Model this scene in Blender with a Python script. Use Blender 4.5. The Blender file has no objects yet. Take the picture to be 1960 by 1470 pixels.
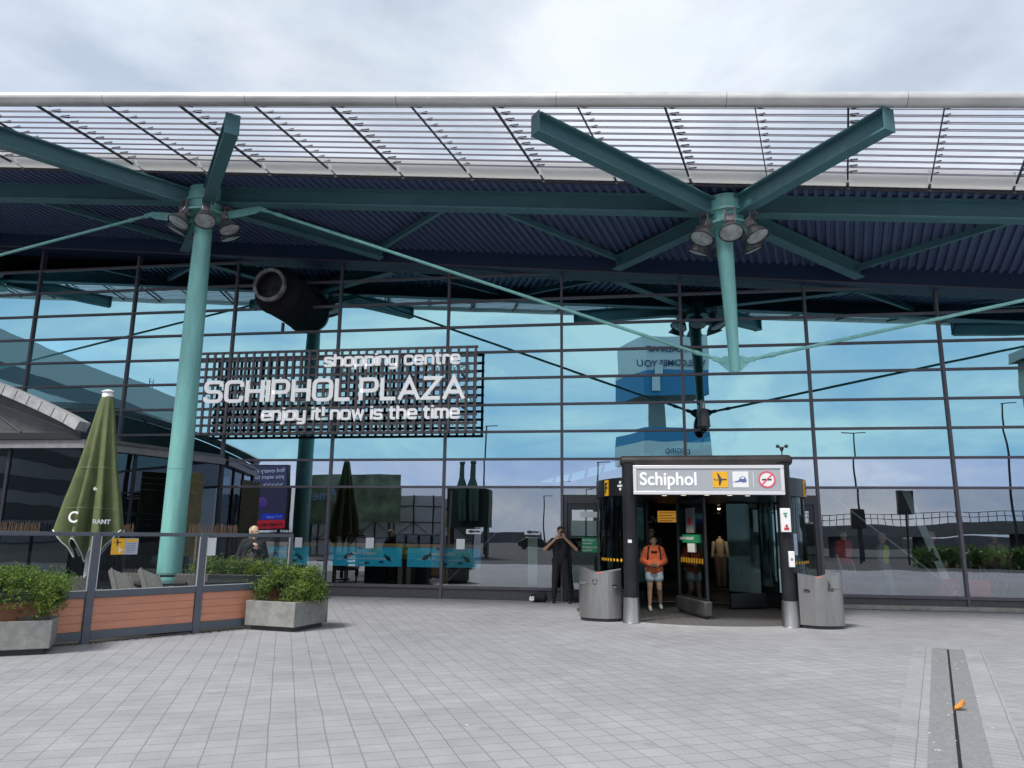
import bpy, bmesh, math, random
from mathutils import Vector, Matrix, Euler
random.seed(7)
R = math.radians
SC = bpy.context.scene
COL = SC.collection
PI = math.pi

# ------------------------------------------------------------ camera
cam_data = bpy.data.cameras.new('camera')
cam = bpy.data.objects.new('camera', cam_data); COL.objects.link(cam); SC.camera = cam
cam_data.sensor_width = 36.0
cam_data.lens = 36.0 * 1420 / 1960
cam_data.clip_start = 0.1; cam_data.clip_end = 3000
_p, _r, _y = R(11.517), R(0.633), R(-8.463)
_f = Vector((math.sin(_y)*math.cos(_p), math.cos(_y)*math.cos(_p), math.sin(_p)))
_rt = Vector((math.cos(_y), -math.sin(_y), 0)); _up = _rt.cross(_f)
_x = math.cos(_r)*_rt + math.sin(_r)*_up
_u = -math.sin(_r)*_rt + math.cos(_r)*_up
M = Matrix((_x, _u, -_f)).transposed().to_4x4()
M.translation = Vector((1.524, -19.16, 1.6))
cam.matrix_world = M

# ------------------------------------------------------------ world, sun, exposure
SUN_EL, SUN_AZ = R(55), math.atan2(-0.55, -0.8)
w = bpy.data.worlds.new("World"); SC.world = w; w.use_nodes = True
nt = w.node_tree; N = nt.nodes; L = nt.links
for n in list(N): N.remove(n)
out = N.new('ShaderNodeOutputWorld'); bg = N.new('ShaderNodeBackground'); bg.inputs[1].default_value = 0.1
sky = N.new('ShaderNodeTexSky'); sky.sky_type = 'NISHITA'; sky.sun_disc = False
sky.sun_elevation = SUN_EL; sky.sun_rotation = SUN_AZ
tc = N.new('ShaderNodeTexCoord'); sep = N.new('ShaderNodeSeparateXYZ'); L.new(tc.outputs['Generated'], sep.inputs[0])
def wm(op, a, b=None):
    m = N.new('ShaderNodeMath'); m.operation = op
    for i, q in enumerate((a, b)):
        if q is None: continue
        if isinstance(q, (int, float)): m.inputs[i].default_value = q
        else: L.new(q, m.inputs[i])
    return m.outputs[0]
zc = wm('ADD', wm('MAXIMUM', sep.outputs[2], 0.0), 0.16)
cx = wm('DIVIDE', sep.outputs[0], zc); cy = wm('DIVIDE', sep.outputs[1], zc)
cmb = N.new('ShaderNodeCombineXYZ'); L.new(cx, cmb.inputs[0]); L.new(cy, cmb.inputs[1])
def wnoise(scale, det, off, rough=0.55):
    mp = N.new('ShaderNodeMapping'); mp.inputs['Location'].default_value = off; L.new(cmb.outputs[0], mp.inputs[0])
    t = N.new('ShaderNodeTexNoise'); t.inputs['Scale'].default_value = scale; t.inputs['Detail'].default_value = det
    t.inputs['Roughness'].default_value = rough; t.inputs['Distortion'].default_value = 0.3
    L.new(mp.outputs[0], t.inputs['Vector']); return t.outputs[0]
def wramp(src, stops):
    r = N.new('ShaderNodeValToRGB'); L.new(src, r.inputs[0])
    el = r.color_ramp.elements
    while len(el) < len(stops): el.new(0.5)
    for e, (p, c) in zip(el, stops):
        e.position = p; e.color = (c[0], c[1], c[2], 1)
    return r.outputs[0]
n1 = wnoise(1.15, 9, (3.1, 1.7, 0)); n2 = wnoise(2.6, 9, (8.4, 5.2, 0), 0.6)
cover = wramp(n1, [(0.38, (0.55,)*3), (0.56, (1, 1, 1))])
cloudc = wramp(n2, [(0.30, (6.9, 7.7, 8.7)), (0.5, (7.3, 8.0, 8.8)), (0.68, (8.0, 8.4, 8.9))])
# low cumulus banks with blue gaps round the horizon
def dnoise(scale, det, off, st):
    mp = N.new('ShaderNodeMapping'); mp.inputs['Location'].default_value = off; mp.inputs['Scale'].default_value = st; L.new(tc.outputs['Generated'], mp.inputs[0])
    t = N.new('ShaderNodeTexNoise'); t.inputs['Scale'].default_value = scale; t.inputs['Detail'].default_value = det; t.inputs['Roughness'].default_value = 0.58; t.inputs['Distortion'].default_value = 0.4
    L.new(mp.outputs[0], t.inputs['Vector']); return t.outputs[0]
lowc = wramp(dnoise(3.6, 10, (2.3, 4.1, .7), (1, 1, 2.2)), [(0.38, (4.9, 6.3, 8.5)), (0.50, (7.0, 7.8, 9.1)), (0.60, (9.6, 9.7, 9.9))])
lowm = wramp(sep.outputs[2], [(0.30, (.9, .9, .9)), (0.50, (0, 0, 0))])
mix = N.new('ShaderNodeMixRGB'); L.new(cover, mix.inputs[0])
sb = N.new('ShaderNodeMixRGB'); sb.blend_type = 'MULTIPLY'; sb.inputs[0].default_value = 1.0; sb.inputs[2].default_value = (1.02, 1.12, 1.16, 1)
L.new(sky.outputs[0], sb.inputs[1])
L.new(sb.outputs[0], mix.inputs[1]); L.new(cloudc, mix.inputs[2])
mixl = N.new('ShaderNodeMixRGB'); L.new(lowm, mixl.inputs[0]); L.new(mix.outputs[0], mixl.inputs[1]); L.new(lowc, mixl.inputs[2])
L.new(mixl.outputs[0], bg.inputs[0]); L.new(bg.outputs[0], out.inputs[0])

sl = bpy.data.lights.new('sun', 'SUN'); sl.energy = 3.4; sl.angle = R(13); sl.color = (1.0, 0.96, 0.9)
so = bpy.data.objects.new('sun', sl); COL.objects.link(so)
sd = Vector((math.sin(SUN_AZ)*math.cos(SUN_EL), math.cos(SUN_AZ)*math.cos(SUN_EL), math.sin(SUN_EL)))
so.rotation_euler = sd.to_track_quat('Z', 'Y').to_euler(); so.location = sd*60
SC.view_settings.view_transform = 'Standard'; SC.view_settings.look = 'None'
SC.view_settings.exposure = 0.22; SC.view_settings.gamma = 1.0
SC.cycles.max_bounces = 10; SC.cycles.transparent_max_bounces = 12; SC.cycles.glossy_bounces = 6
SC.cycles.use_denoising = True
SC.cycles.caustics_reflective = False; SC.cycles.caustics_refractive = False

# ------------------------------------------------------------ materials
MATS = {}
def mat(name, col, rough=0.6, metal=0.0, var=0.0, vscale=3.0, bump=0.0, bscale=30.0, emit=None, es=1.0, stretch=None, spec=0.5):
    if name in MATS: return MATS[name]
    m = bpy.data.materials.new(name); m.use_nodes = True
    t = m.node_tree; b = t.nodes['Principled BSDF']
    b.inputs['Base Color'].default_value = (*col, 1); b.inputs['Roughness'].default_value = rough
    b.inputs['Metallic'].default_value = metal; b.inputs['Specular IOR Level'].default_value = spec
    if emit: b.inputs['Emission Color'].default_value = (*emit, 1); b.inputs['Emission Strength'].default_value = es
    if var or bump:
        tcn = t.nodes.new('ShaderNodeTexCoord'); src = tcn.outputs['Object']
        if stretch:
            mp = t.nodes.new('ShaderNodeMapping'); mp.inputs['Scale'].default_value = stretch
            t.links.new(src, mp.inputs[0]); src = mp.outputs[0]
    if var:
        nz = t.nodes.new('ShaderNodeTexNoise'); nz.inputs['Scale'].default_value = vscale; nz.inputs['Detail'].default_value = 7
        nz.inputs['Roughness'].default_value = 0.62
        t.links.new(src, nz.inputs['Vector'])
        rp = t.nodes.new('ShaderNodeValToRGB'); t.links.new(nz.outputs[0], rp.inputs[0])
        e = rp.color_ramp.elements
        e[0].position = 0.3; e[0].color = tuple(c*(1-var) for c in col)+(1,)
        e[1].position = 0.7; e[1].color = tuple(min(1, c*(1+var)) for c in col)+(1,)
        t.links.new(rp.outputs[0], b.inputs['Base Color'])
        mr = t.nodes.new('ShaderNodeMapRange'); mr.inputs['To Min'].default_value = max(0.02, rough-0.12); mr.inputs['To Max'].default_value = min(1, rough+0.12)
        t.links.new(nz.outputs[0], mr.inputs[0]); t.links.new(mr.outputs[0], b.inputs['Roughness'])
    if bump:
        nb = t.nodes.new('ShaderNodeTexNoise'); nb.inputs['Scale'].default_value = bscale; nb.inputs['Detail'].default_value = 4
        t.links.new(src, nb.inputs['Vector'])
        bp = t.nodes.new('ShaderNodeBump'); bp.inputs['Strength'].default_value = 1; bp.inputs['Distance'].default_value = bump
        t.links.new(nb.outputs[0], bp.inputs['Height']); t.links.new(bp.outputs[0], b.inputs['Normal'])
    MATS[name] = m; return m

def glass(name, gcol, tcol, fac, ripple=0.0, rscale=1.2):
    """partly mirrored pane: tinted reflection plus tinted see-through"""
    m = bpy.data.materials.new(name); m.use_nodes = True; t = m.node_tree
    for n in list(t.nodes): t.nodes.remove(n)
    o = t.nodes.new('ShaderNodeOutputMaterial'); mx = t.nodes.new('ShaderNodeMixShader')
    tr = t.nodes.new('ShaderNodeBsdfTransparent'); tr.inputs[0].default_value = (*tcol, 1)
    g = t.nodes.new('ShaderNodeBsdfGlossy'); g.inputs[0].default_value = (*gcol, 1); g.inputs['Roughness'].default_value = 0.0
    fr = t.nodes.new('ShaderNodeFresnel'); fr.inputs[0].default_value = 1.45
    ad = t.nodes.new('ShaderNodeMath'); ad.operation = 'ADD'; ad.use_clamp = True; ad.inputs[1].default_value = fac
    t.links.new(fr.outputs[0], ad.inputs[0]); t.links.new(ad.outputs[0], mx.inputs[0])
    t.links.new(tr.outputs[0], mx.inputs[1]); t.links.new(g.outputs[0], mx.inputs[2]); t.links.new(mx.outputs[0], o.inputs[0])
    if ripple:
        tcn = t.nodes.new('ShaderNodeTexCoord')
        nb = t.nodes.new('ShaderNodeTexNoise'); nb.inputs['Scale'].default_value = rscale; nb.inputs['Detail'].default_value = 1
        t.links.new(tcn.outputs['Object'], nb.inputs['Vector'])
        bp = t.nodes.new('ShaderNodeBump'); bp.inputs['Strength'].default_value = 1; bp.inputs['Distance'].default_value = ripple
        t.links.new(nb.outputs[0], bp.inputs['Height']); t.links.new(bp.outputs[0], g.inputs['Normal'])
    MATS[name] = m; return m

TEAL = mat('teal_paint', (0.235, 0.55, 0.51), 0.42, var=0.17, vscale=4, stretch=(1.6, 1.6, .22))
TEAL_SHADE = mat('teal_paint_shaded', (0.07, 0.18, 0.205), 0.45, var=0.12, vscale=2.2)  # column teal again, with the shade under the canopy put into the colour
FRAME = mat('mullion_paint', (0.125, 0.112, 0.135), 0.45, 0.2, var=0.15)
GLASS_HI = glass('glass_upper', (0.41, 0.73, 0.81), (0.10, 0.19, 0.22), 0.74, 0.0018, 0.8)
GLASS_LO = glass('glass_lower', (0.84, 0.90, 0.98), (0.88, 0.95, 0.95), 0.33, 0.0018, 0.8)
GLASS_MID = glass('glass_middle', (0.63, 0.74, 0.90), (0.35, 0.45, 0.48), 0.66, 0.0018, 0.8)
GLASS_CLEAR = glass('glass_clear', (0.42, 0.46, 0.5), (0.86, 0.91, 0.91), 0.0)
GLASS_DRUM = glass('glass_drum', (0.5, 0.6, 0.61), (0.42, 0.58, 0.57), 0.05)
GLASS_DARK = glass('glass_smoked', (0.40, 0.46, 0.52), (0.30, 0.36, 0.40), 0.11, 0.002, 1.1)
ALU = mat('aluminium_tube', (0.60, 0.59, 0.575), 0.38, 0.5, var=0.14, vscale=1.3, stretch=(1, 3, 3))
STEEL = mat('brushed_steel', (0.38, 0.375, 0.37), 0.34, 0.9, var=0.16, vscale=6, stretch=(14, 14, 0.5))
STEELF = mat('satin_steel', (0.46, 0.45, 0.44), 0.45, 0.8, var=0.08, vscale=4)
PORT = mat('portal_post_paint', (0.015, 0.016, 0.02), 0.42, var=.3, vscale=3, spec=.3)
WHITEL_GLOW = mat('white_letter_glow', (0.92, 0.92, 0.94), 0.4, emit=(1, 1, 1), es=0.28)  # white letters with added glow, lifting them out of the canopy's shade
BLACK = mat('black_paint', (0.02, 0.02, 0.024), 0.4, var=0.3)
DARK = mat('charcoal_paint', (0.026, 0.028, 0.034), 0.45, var=0.2)
FENCE = mat('fence_grey_paint', (0.085, 0.10, 0.125), 0.4, var=0.12, vscale=5)
WHITE = mat('white_paint', (0.8, 0.8, 0.8), 0.45, var=0.04)
WHITEL = mat('white_letter', (0.94, 0.94, 0.95), 0.4)
YELLOW = mat('yellow_sign', (0.80, 0.42, 0.015), 0.4)
RED = mat('red_paint', (0.6, 0.03, 0.05), 0.45)
GREEN = mat('green_sign', (0.02, 0.28, 0.13), 0.45)
CYAN = mat('cyan_panel', (0.02, 0.66, 0.95), 0.5)
NAVY = mat('navy_print', (0.01, 0.03, 0.09), 0.5)
PAPER = mat('paper', (0.72, 0.74, 0.74), 0.8)
WOODT = mat('oak_top', (0.42, 0.25, 0.11), 0.5, var=0.25, vscale=4, stretch=(1, 12, 12))
GRANITE = mat('granite', (0.085, 0.083, 0.09), 0.6, var=0.4, vscale=35)
CONC = mat('weathered_concrete', (0.25, 0.25, 0.235), 0.85, var=0.3, vscale=5, bump=0.004, bscale=40)
SOFF = mat('soffit_paint', (0.085, 0.118, 0.225), 0.5, var=0.1)
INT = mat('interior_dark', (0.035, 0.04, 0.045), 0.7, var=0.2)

# ------------------------------------------------------------ mesh helpers
class MB:
    def __init__(s): s.v = []; s.f = []; s.mi = []
    def add(s, vs, fs, mi=0):
        o = len(s.v); s.v += [tuple(q) for q in vs]
        for q in fs: s.f.append([o+i for i in q]); s.mi.append(mi)
        return s
    def box(s, x0, x1, y0, y1, z0, z1, mi=0, T=None):
        vs = [Vector((x, y, z)) for z in (z0, z1) for y in (y0, y1) for x in (x0, x1)]
        if T is not None: vs = [T @ q for q in vs]
        return s.add(vs, [(0, 2, 3, 1), (4, 5, 7, 6), (0, 1, 5, 4), (2, 6, 7, 3), (0, 4, 6, 2), (1, 3, 7, 5)], mi)
    def bar(s, p, q, wd, h, up=(0, 0, 1), mi=0, off=(0, 0)):
        p = Vector(p); q = Vector(q); d = (q-p); ln = d.length; d.normalize()
        sx = d.cross(Vector(up)).normalized(); u = sx.cross(d)
        T = Matrix((d, sx, u)).transposed().to_4x4(); T.translation = p
        return s.box(0, ln, off[0]-wd/2, off[0]+wd/2, off[1]-h/2, off[1]+h/2, mi, T)
    def ibeam(s, p, q, wd, h, tf=0.035, tw=0.03, up=(0, 0, 1), mi=0):
        s.bar(p, q, wd, tf, up, mi, (0, h/2-tf/2)); s.bar(p, q, wd, tf, up, mi, (0, -h/2+tf/2))
        s.bar(p, q, tw, h-2*tf, up, mi); return s
    def tube(s, pts, r, n=12, mi=0, closed=False, cap=True):
        pts = [Vector(q) for q in pts]; k = len(pts)
        rs = r if isinstance(r, (list, tuple)) else [r]*k
        ring = []; prev = None
        for i, q in enumerate(pts):
            if closed: d = pts[(i+1) % k]-pts[i-1]
            elif i == 0: d = pts[1]-q
            elif i == k-1: d = q-pts[i-1]
            else: d = (pts[i+1]-pts[i-1])
            d.normalize()
            if prev is None:
                a = Vector((0, 0, 1)) if abs(d.z) < 0.9 else Vector((1, 0, 0))
                u = d.cross(a).normalized()
            else:
                u = (prev - d*prev.dot(d)).normalized()
            prev = u; v = d.cross(u)
            ring.append([q+rs[i]*(math.cos(2*PI*j/n)*u+math.sin(2*PI*j/n)*v) for j in range(n)])
        vs = [x for rr in ring for x in rr]; fs = []
        for i in range(k if closed else k-1):
            a = i*n; b = ((i+1) % k)*n
            for j in range(n): fs.append((a+j, a+(j+1) % n, b+(j+1) % n, b+j))
        if cap and not closed:
            fs.append(tuple(range(n-1, -1, -1))); fs.append(tuple((k-1)*n+j for j in range(n)))
        return s.add(vs, fs, mi)
    def lathe(s, prof, T=None, n=24, mi=0, a0=0, a1=2*PI, mis=None):
        T = T or Matrix.Identity(4); full = abs(a1-a0-2*PI) < 1e-6; m = n if full else n+1; k = len(prof)
        vs = []
        for j in range(m):
            a = a0+(a1-a0)*j/n
            for (r, z) in prof: vs.append(T @ Vector((r*math.cos(a), r*math.sin(a), z)))
        for j in range(n):
            b = (j+1) % m
            for i in range(k-1):
                s.add([], [], 0)
                s.f.append([len(s.v)+q for q in (j*k+i, b*k+i, b*k+i+1, j*k+i+1)]); s.mi.append(mis[i] if mis else mi)
        s.v += [tuple(q) for q in vs]
        return s
    def prism(s, poly, y0, y1, T=None, mi=0):
        """poly in local (x,z), pushed from y0 to y1"""
        n = len(poly)
        vs = [Vector((x, y0, z)) for x, z in poly]+[Vector((x, y1, z)) for x, z in poly]
        if T is not None: vs = [T @ q for q in vs]
        fs = [tuple(range(n)), tuple(range(2*n-1, n-1, -1))]+[(i, i+n, (i+1) % n+n, (i+1) % n) for i in range(n)]
        return s.add(vs, fs, mi)
    def plan(s, poly, z0, z1, mi=0, T=None):
        n = len(poly)
        vs = [Vector((x, y, z0)) for x, y in poly]+[Vector((x, y, z1)) for x, y in poly]
        if T is not None: vs = [T @ q for q in vs]
        fs = [tuple(range(n-1, -1, -1)), tuple(range(n, 2*n))]+[(i, (i+1) % n, (i+1) % n+n, i+n) for i in range(n)]
        return s.add(vs, fs, mi)
    def ball(s, c, r, sc=(1, 1, 1), n=14, m=9, mi=0, rot=None):
        c = Vector(c); vs = []; fs = []
        for i in range(m+1):
            t = PI*i/m
            for j in range(n):
                a = 2*PI*j/n
                q = Vector((r*sc[0]*math.sin(t)*math.cos(a), r*sc[1]*math.sin(t)*math.sin(a), r*sc[2]*math.cos(t)))
                if rot is not None: q = rot @ q
                vs.append(c+q)
        for i in range(m):
            for j in range(n): fs.append((i*n+j, (i+1)*n+j, (i+1)*n+(j+1) % n, i*n+(j+1) % n))
        return s.add(vs, fs, mi)
    def cap(s, p, q, r1, r2=None, n=14, mi=0):
        """tapered capsule, closed"""
        r2 = r1 if r2 is None else r2
        p = Vector(p); q = Vector(q); d = (q-p); ln = d.length
        if ln < 1e-6: return s.ball(p, r1, mi=mi)
        d.normalize(); pts = []; rs = []
        for i in range(6):
            a = PI/2*i/5; pts.append(p-d*r1*math.cos(a)); rs.append(max(1e-4, r1*math.sin(a)))
        for i in range(6):
            a = PI/2*i/5; pts.append(q+d*r2*math.sin(a)); rs.append(max(1e-4, r2*math.cos(a)))
        return s.tube(pts, rs, n, mi)
    def build(s, name, mats, parent=None, smooth=True, bevel=0.0, angle=35, loc=None, rot=None):
        me = bpy.data.meshes.new(name); me.from_pydata(s.v, [], s.f)
        if not isinstance(mats, (list, tuple)): mats = [mats]
        for m in mats: me.materials.append(m)
        me.polygons.foreach_set('material_index', s.mi)
        me.update()
        if len(s.v) < 200000:
            bm = bmesh.new(); bm.from_mesh(me)
            bmesh.ops.remove_doubles(bm, verts=bm.verts, dist=1e-5)
            bmesh.ops.recalc_face_normals(bm, faces=bm.faces)
            bm.to_mesh(me); bm.free()
        if smooth:
            me.polygons.foreach_set('use_smooth', [True]*len(me.polygons)); me.set_sharp_from_angle(angle=R(angle))
        o = bpy.data.objects.new(name, me); COL.objects.link(o)
        if parent: o.parent = parent
        if loc: o.location = loc
        if rot: o.rotation_euler = rot
        if bevel:
            b = o.modifiers.new('bevel', 'BEVEL'); b.width = bevel; b.segments = 2; b.limit_method = 'ANGLE'; b.angle_limit = R(40)
        return o

def tag(o, label=None, cat=None, group=None, kind=None):
    if label: o['label'] = label
    if cat: o['category'] = cat
    if group: o['group'] = group
    if kind: o['kind'] = kind
    return o
def thing(name, label, cat, loc=(0, 0, 0), rz=0, group=None):
    o = bpy.data.objects.new(name, None); COL.objects.link(o); o.empty_display_size = 0.2
    o.location = loc; o.rotation_euler = (0, 0, rz)
    return tag(o, label, cat, group)
def dup(root, loc=None, rz=None, label=None):
    r = root.copy(); COL.objects.link(r)
    if loc is not None: r.location = loc
    if rz is not None: r.rotation_euler = (0, 0, rz)
    if label: r['label'] = label
    for ch in list(root.children):
        c = ch.copy(); COL.objects.link(c); c.parent = r
        for g in list(ch.children):
            d = g.copy(); COL.objects.link(d); d.parent = c
    return r
def bake(o):
    """apply modifiers"""
    dg = bpy.context.evaluated_depsgraph_get(); dg.update()
    me = bpy.data.meshes.new_from_object(o.evaluated_get(dg)); nm = o.data.name
    o.modifiers.clear(); o.data = me; me.name = nm
    return o
def TF(loc=(0, 0, 0), rz=0, rx=0, ry=0):
    return Matrix.Translation(loc) @ Euler((rx, ry, rz)).to_matrix().to_4x4()
# text standing in the x-z plane, facing -y
def text(s, size, loc, m, parent=None, name='lettering', ext=0.004, bold=0.0, rz=0, align='LEFT', sx=1.0, mirror=False, rx=PI/2):
    cu = bpy.data.curves.new(name, 'FONT'); cu.body = s; cu.size = size; cu.extrude = ext; cu.offset = bold; cu.align_x = align
    cu.resolution_u = 4
    o = bpy.data.objects.new(name, cu); COL.objects.link(o)
    dg = bpy.context.evaluated_depsgraph_get(); dg.update()
    me = bpy.data.meshes.new_from_object(o.evaluated_get(dg)); me.name = name
    COL.objects.unlink(o); bpy.data.objects.remove(o); bpy.data.curves.remove(cu)
    me.materials.clear(); me.materials.append(m)
    me.transform(Matrix.Diagonal((-sx if mirror else sx, 1, 1, 1)))
    if mirror: me.flip_normals()
    o = bpy.data.objects.new(name, me); COL.objects.link(o); o.location = loc; o.rotation_euler = (rx, 0, rz)
    if parent: o.parent = parent
    return o
# ribbon along a polyline in the x-z plane, facing -y
def fillet(pts, closed=False):
    outp = []; n = len(pts)
    for i, q in enumerate(pts):
        x, z = q[0], q[1]; r = q[2] if len(q) > 2 else 0
        if r <= 0 or (not closed and i in (0, n-1)): outp.append(Vector((x, z))); continue
        a = Vector(pts[i-1][:2]); b = Vector(pts[(i+1) % n][:2]); c = Vector((x, z))
        p0 = c+(a-c).normalized()*min(r, (a-c).length*.5); p1 = c+(b-c).normalized()*min(r, (b-c).length*.5)
        for k in range(6):
            t = k/5; outp.append(p0*(1-t)**2+c*2*t*(1-t)+p1*t*t)
    return outp
def ribbon(mb, pts, th, y0, y1, closed=False, mi=0, T=None):
    P = fillet(pts, closed); n = len(P); Lp = []; Rp = []
    Q = [P[0]]
    for q in P[1:]:
        if (q-Q[-1]).length > 1e-5: Q.append(q)
    P = Q; n = len(P)
    for i in range(n):
        if closed: a, b = P[i-1], P[(i+1) % n]
        else: a, b = P[max(0, i-1)], P[min(n-1, i+1)]
        d1 = (P[i]-a); d2 = (b-P[i])
        if d1.length < 1e-9: d1 = d2
        if d2.length < 1e-9: d2 = d1
        d1 = d1.normalized(); d2 = d2.normalized(); n1 = Vector((-d1.y, d1.x)); n2 = Vector((-d2.y, d2.x))
        m = (n1+n2).normalized(); k = min(2.2, 1/max(0.3, m.dot(n1)))
        Lp.append(P[i]+m*th/2*k); Rp.append(P[i]-m*th/2*k)
    seg = n if closed else n-1
    vs = []
    for y in (y0, y1):
        for q in Lp: vs.append(Vector((q.x, y, q.y)))
        for q in Rp: vs.append(Vector((q.x, y, q.y)))
    if T is not None: vs = [T @ q for q in vs]
    fs = []
    for i in range(seg):
        j = (i+1) % n
        fs += [(i, j, n+j, n+i), (2*n+i, 3*n+i, 3*n+j, 2*n+j), (i, 2*n+i, 2*n+j, j), (n+i, n+j, 3*n+j, 3*n+i)]
    if not closed: fs += [(0, n, 3*n, 2*n), (n-1, 3*n-1, 4*n-1, 2*n-1)]
    mb.add(vs, fs, mi)

# ------------------------------------------------------------ ground
def paver_material(name, bw, bh, rot, base, mortar, ms=0.012):
    m = bpy.data.materials.new(name); m.use_nodes = True; t = m.node_tree; b = t.nodes['Principled BSDF']
    tcn = t.nodes.new('ShaderNodeTexCoord'); mp = t.nodes.new('ShaderNodeMapping'); mp.inputs['Rotation'].default_value = (0, 0, rot)
    t.links.new(tcn.outputs['Object'], mp.inputs[0])
    wob = t.nodes.new('ShaderNodeTexNoise'); wob.inputs['Scale'].default_value = 1.6; wob.inputs['Detail'].default_value = 2
    t.links.new(tcn.outputs['Object'], wob.inputs['Vector'])
    wv = t.nodes.new('ShaderNodeVectorMath'); wv.operation = 'MULTIPLY_ADD'; wv.inputs[1].default_value = (0.02, 0.02, 0); 
    t.links.new(wob.outputs['Color'], wv.inputs[0]); t.links.new(mp.outputs[0], wv.inputs[2])
    br = t.nodes.new('ShaderNodeTexBrick'); br.offset = 0.0; br.squash = 1.0
    br.inputs['Scale'].default_value = 1; br.inputs['Brick Width'].default_value = bw; br.inputs['Row Height'].default_value = bh
    br.inputs['Mortar Size'].default_value = ms*0.5; br.inputs['Mortar Smooth'].default_value = 0.3; br.inputs['Bias'].default_value = 0
    br.inputs['Color1'].default_value = tuple(c*0.95 for c in base)+(1,); br.inputs['Color2'].default_value = tuple(c*1.045 for c in base)+(1,)
    br.inputs['Mortar'].default_value = (*mortar, 1)
    t.links.new(wv.outputs[0], br.inputs['Vector'])
    def mul(src, scale, det, lo, hi, p0=.3, p1=.7, rough=.6):
        nz = t.nodes.new('ShaderNodeTexNoise'); nz.inputs['Scale'].default_value = scale; nz.inputs['Detail'].default_value = det; nz.inputs['Roughness'].default_value = rough
        t.links.new(tcn.outputs['Object'], nz.inputs['Vector'])
        rp = t.nodes.new('ShaderNodeValToRGB'); t.links.new(nz.outputs[0], rp.inputs[0])
        rp.color_ramp.elements[0].position = p0; rp.color_ramp.elements[0].color = (lo,)*3+(1,)
        rp.color_ramp.elements[1].position = p1; rp.color_ramp.elements[1].color = (hi,)*3+(1,)
        mx = t.nodes.new('ShaderNodeMixRGB'); mx.blend_type = 'MULTIPLY'; mx.inputs[0].default_value = 1
        t.links.new(src, mx.inputs[1]); t.links.new(rp.outputs[0], mx.inputs[2]); return mx.outputs[0]
    c = mul(br.outputs['Color'], 0.30, 6, 0.84, 1.08); c = mul(c, 60, 3, 0.88, 1.10); c = mul(c, 2.4, 8, 0.92, 1.06)
    c = mul(c, 1.3, 3, 0.78, 1.0, .26, .33); c = mul(c, 5.5, 2, 0.80, 1.0, .20, .27)            # dark stains
    # pale gum spots
    vo = t.nodes.new('ShaderNodeTexVoronoi'); vo.inputs['Scale'].default_value = 1.15; t.links.new(tcn.outputs['Object'], vo.inputs['Vector'])
    rp = t.nodes.new('ShaderNodeValToRGB'); t.links.new(vo.outputs['Distance'], rp.inputs[0])
    rp.color_ramp.elements[0].position = 0.016; rp.color_ramp.elements[0].color = (1, 1, 1, 1)
    rp.color_ramp.elements[1].position = 0.024; rp.color_ramp.elements[1].color = (0, 0, 0, 1)
    mx = t.nodes.new('ShaderNodeMixRGB'); t.links.new(rp.outputs[0], mx.inputs[0]); t.links.new(c, mx.inputs[1]); mx.inputs[2].default_value = (0.62, 0.62, 0.62, 1)
    t.links.new(mx.outputs[0], b.inputs['Base Color'])
    b.inputs['Roughness'].default_value = 0.72
    bp = t.nodes.new('ShaderNodeBump'); bp.inputs['Distance'].default_value = 0.004
    inv = t.nodes.new('ShaderNodeMath'); inv.operation = 'SUBTRACT'; inv.inputs[0].default_value = 1; t.links.new(br.outputs['Fac'], inv.inputs[1])
    t.links.new(inv.outputs[0], bp.inputs['Height']); t.links.new(bp.outputs[0], b.inputs['Normal'])
    return m
GA = R(25.1)
PAVE = paver_material('concrete_pavers', 0.225, 0.21, -GA, (0.305, 0.306, 0.325), (0.215, 0.215, 0.23), 0.010)
DIR_A = R(20.9)   # the drain's own direction
PAVE2 = paver_material('border_pavers', 0.235, 0.105, DIR_A, (0.33, 0.33, 0.35), (0.23, 0.23, 0.245), 0.009)
g = MB(); S_ = 900
g.add([(-S_, -S_, 0), (S_, -S_, 0), (S_, S_, 0), (-S_, S_, 0)], [(0, 1, 2, 3)])
tag(g.build('plaza_pavement', PAVE, smooth=False), kind='structure')
b = MB(); b.add([(-300, -24, .004), (300, -24, .004), (300, -300, .004), (-300, -300, .004)], [(0, 3, 2, 1)])
tag(b.build('road', mat('asphalt', (.05, .05, .053), .85, var=.25, vscale=.6), smooth=False), kind='structure')

# ------------------------------------------------------------ drain strip in the paving
dv = Vector((math.sin(DIR_A), math.cos(DIR_A), 0)); dn = Vector((dv.y, -dv.x, 0))
def strip(c0, c1, wl, wr, z0, z1):
    """box along the drain between two centre points"""
    pts = [c0-dn*wl, c0+dn*wr, c1+dn*wr, c1-dn*wl]
    return [(q.x, q.y) for q in pts], z0, z1
D1 = Vector((6.29, -6.70, 0)); D0 = D1-dv*9.6
b = MB(); b.plan(*strip(D0-dv*1, D1+dv*0.18, 0.45, 0.45, -0.02, 0.004))
tag(b.build('border_paving', PAVE2, smooth=False), kind='structure')
GRAN2 = mat('granite_slab', (0.215, 0.215, 0.225), 0.7, var=0.28, vscale=45, bump=0.002, bscale=120)
dr = thing('drain_channel', 'long granite drain channel with a black slot in the paving', 'drain', D1)
b = MB()
for k in range(10):
    a = D1-dv*(0.95*k); e = D1-dv*(0.95*(k+1)-0.006)
    for sgn in (-1, 1):
        pts = [a+dn*sgn*0.013, a+dn*sgn*0.205, e+dn*sgn*0.205, e+dn*sgn*0.013]
        b.plan([(q.x-D1.x, q.y-D1.y) for q in (pts if sgn < 0 else pts[::-1])], -0.03, 0.012)
b.build('granite_slab', GRAN2, dr, bevel=0.003)
b = MB(); pts, z0, z1 = strip(D0, D1-dv*0.02, 0.012, 0.012, 0.0045, 0.006)
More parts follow.
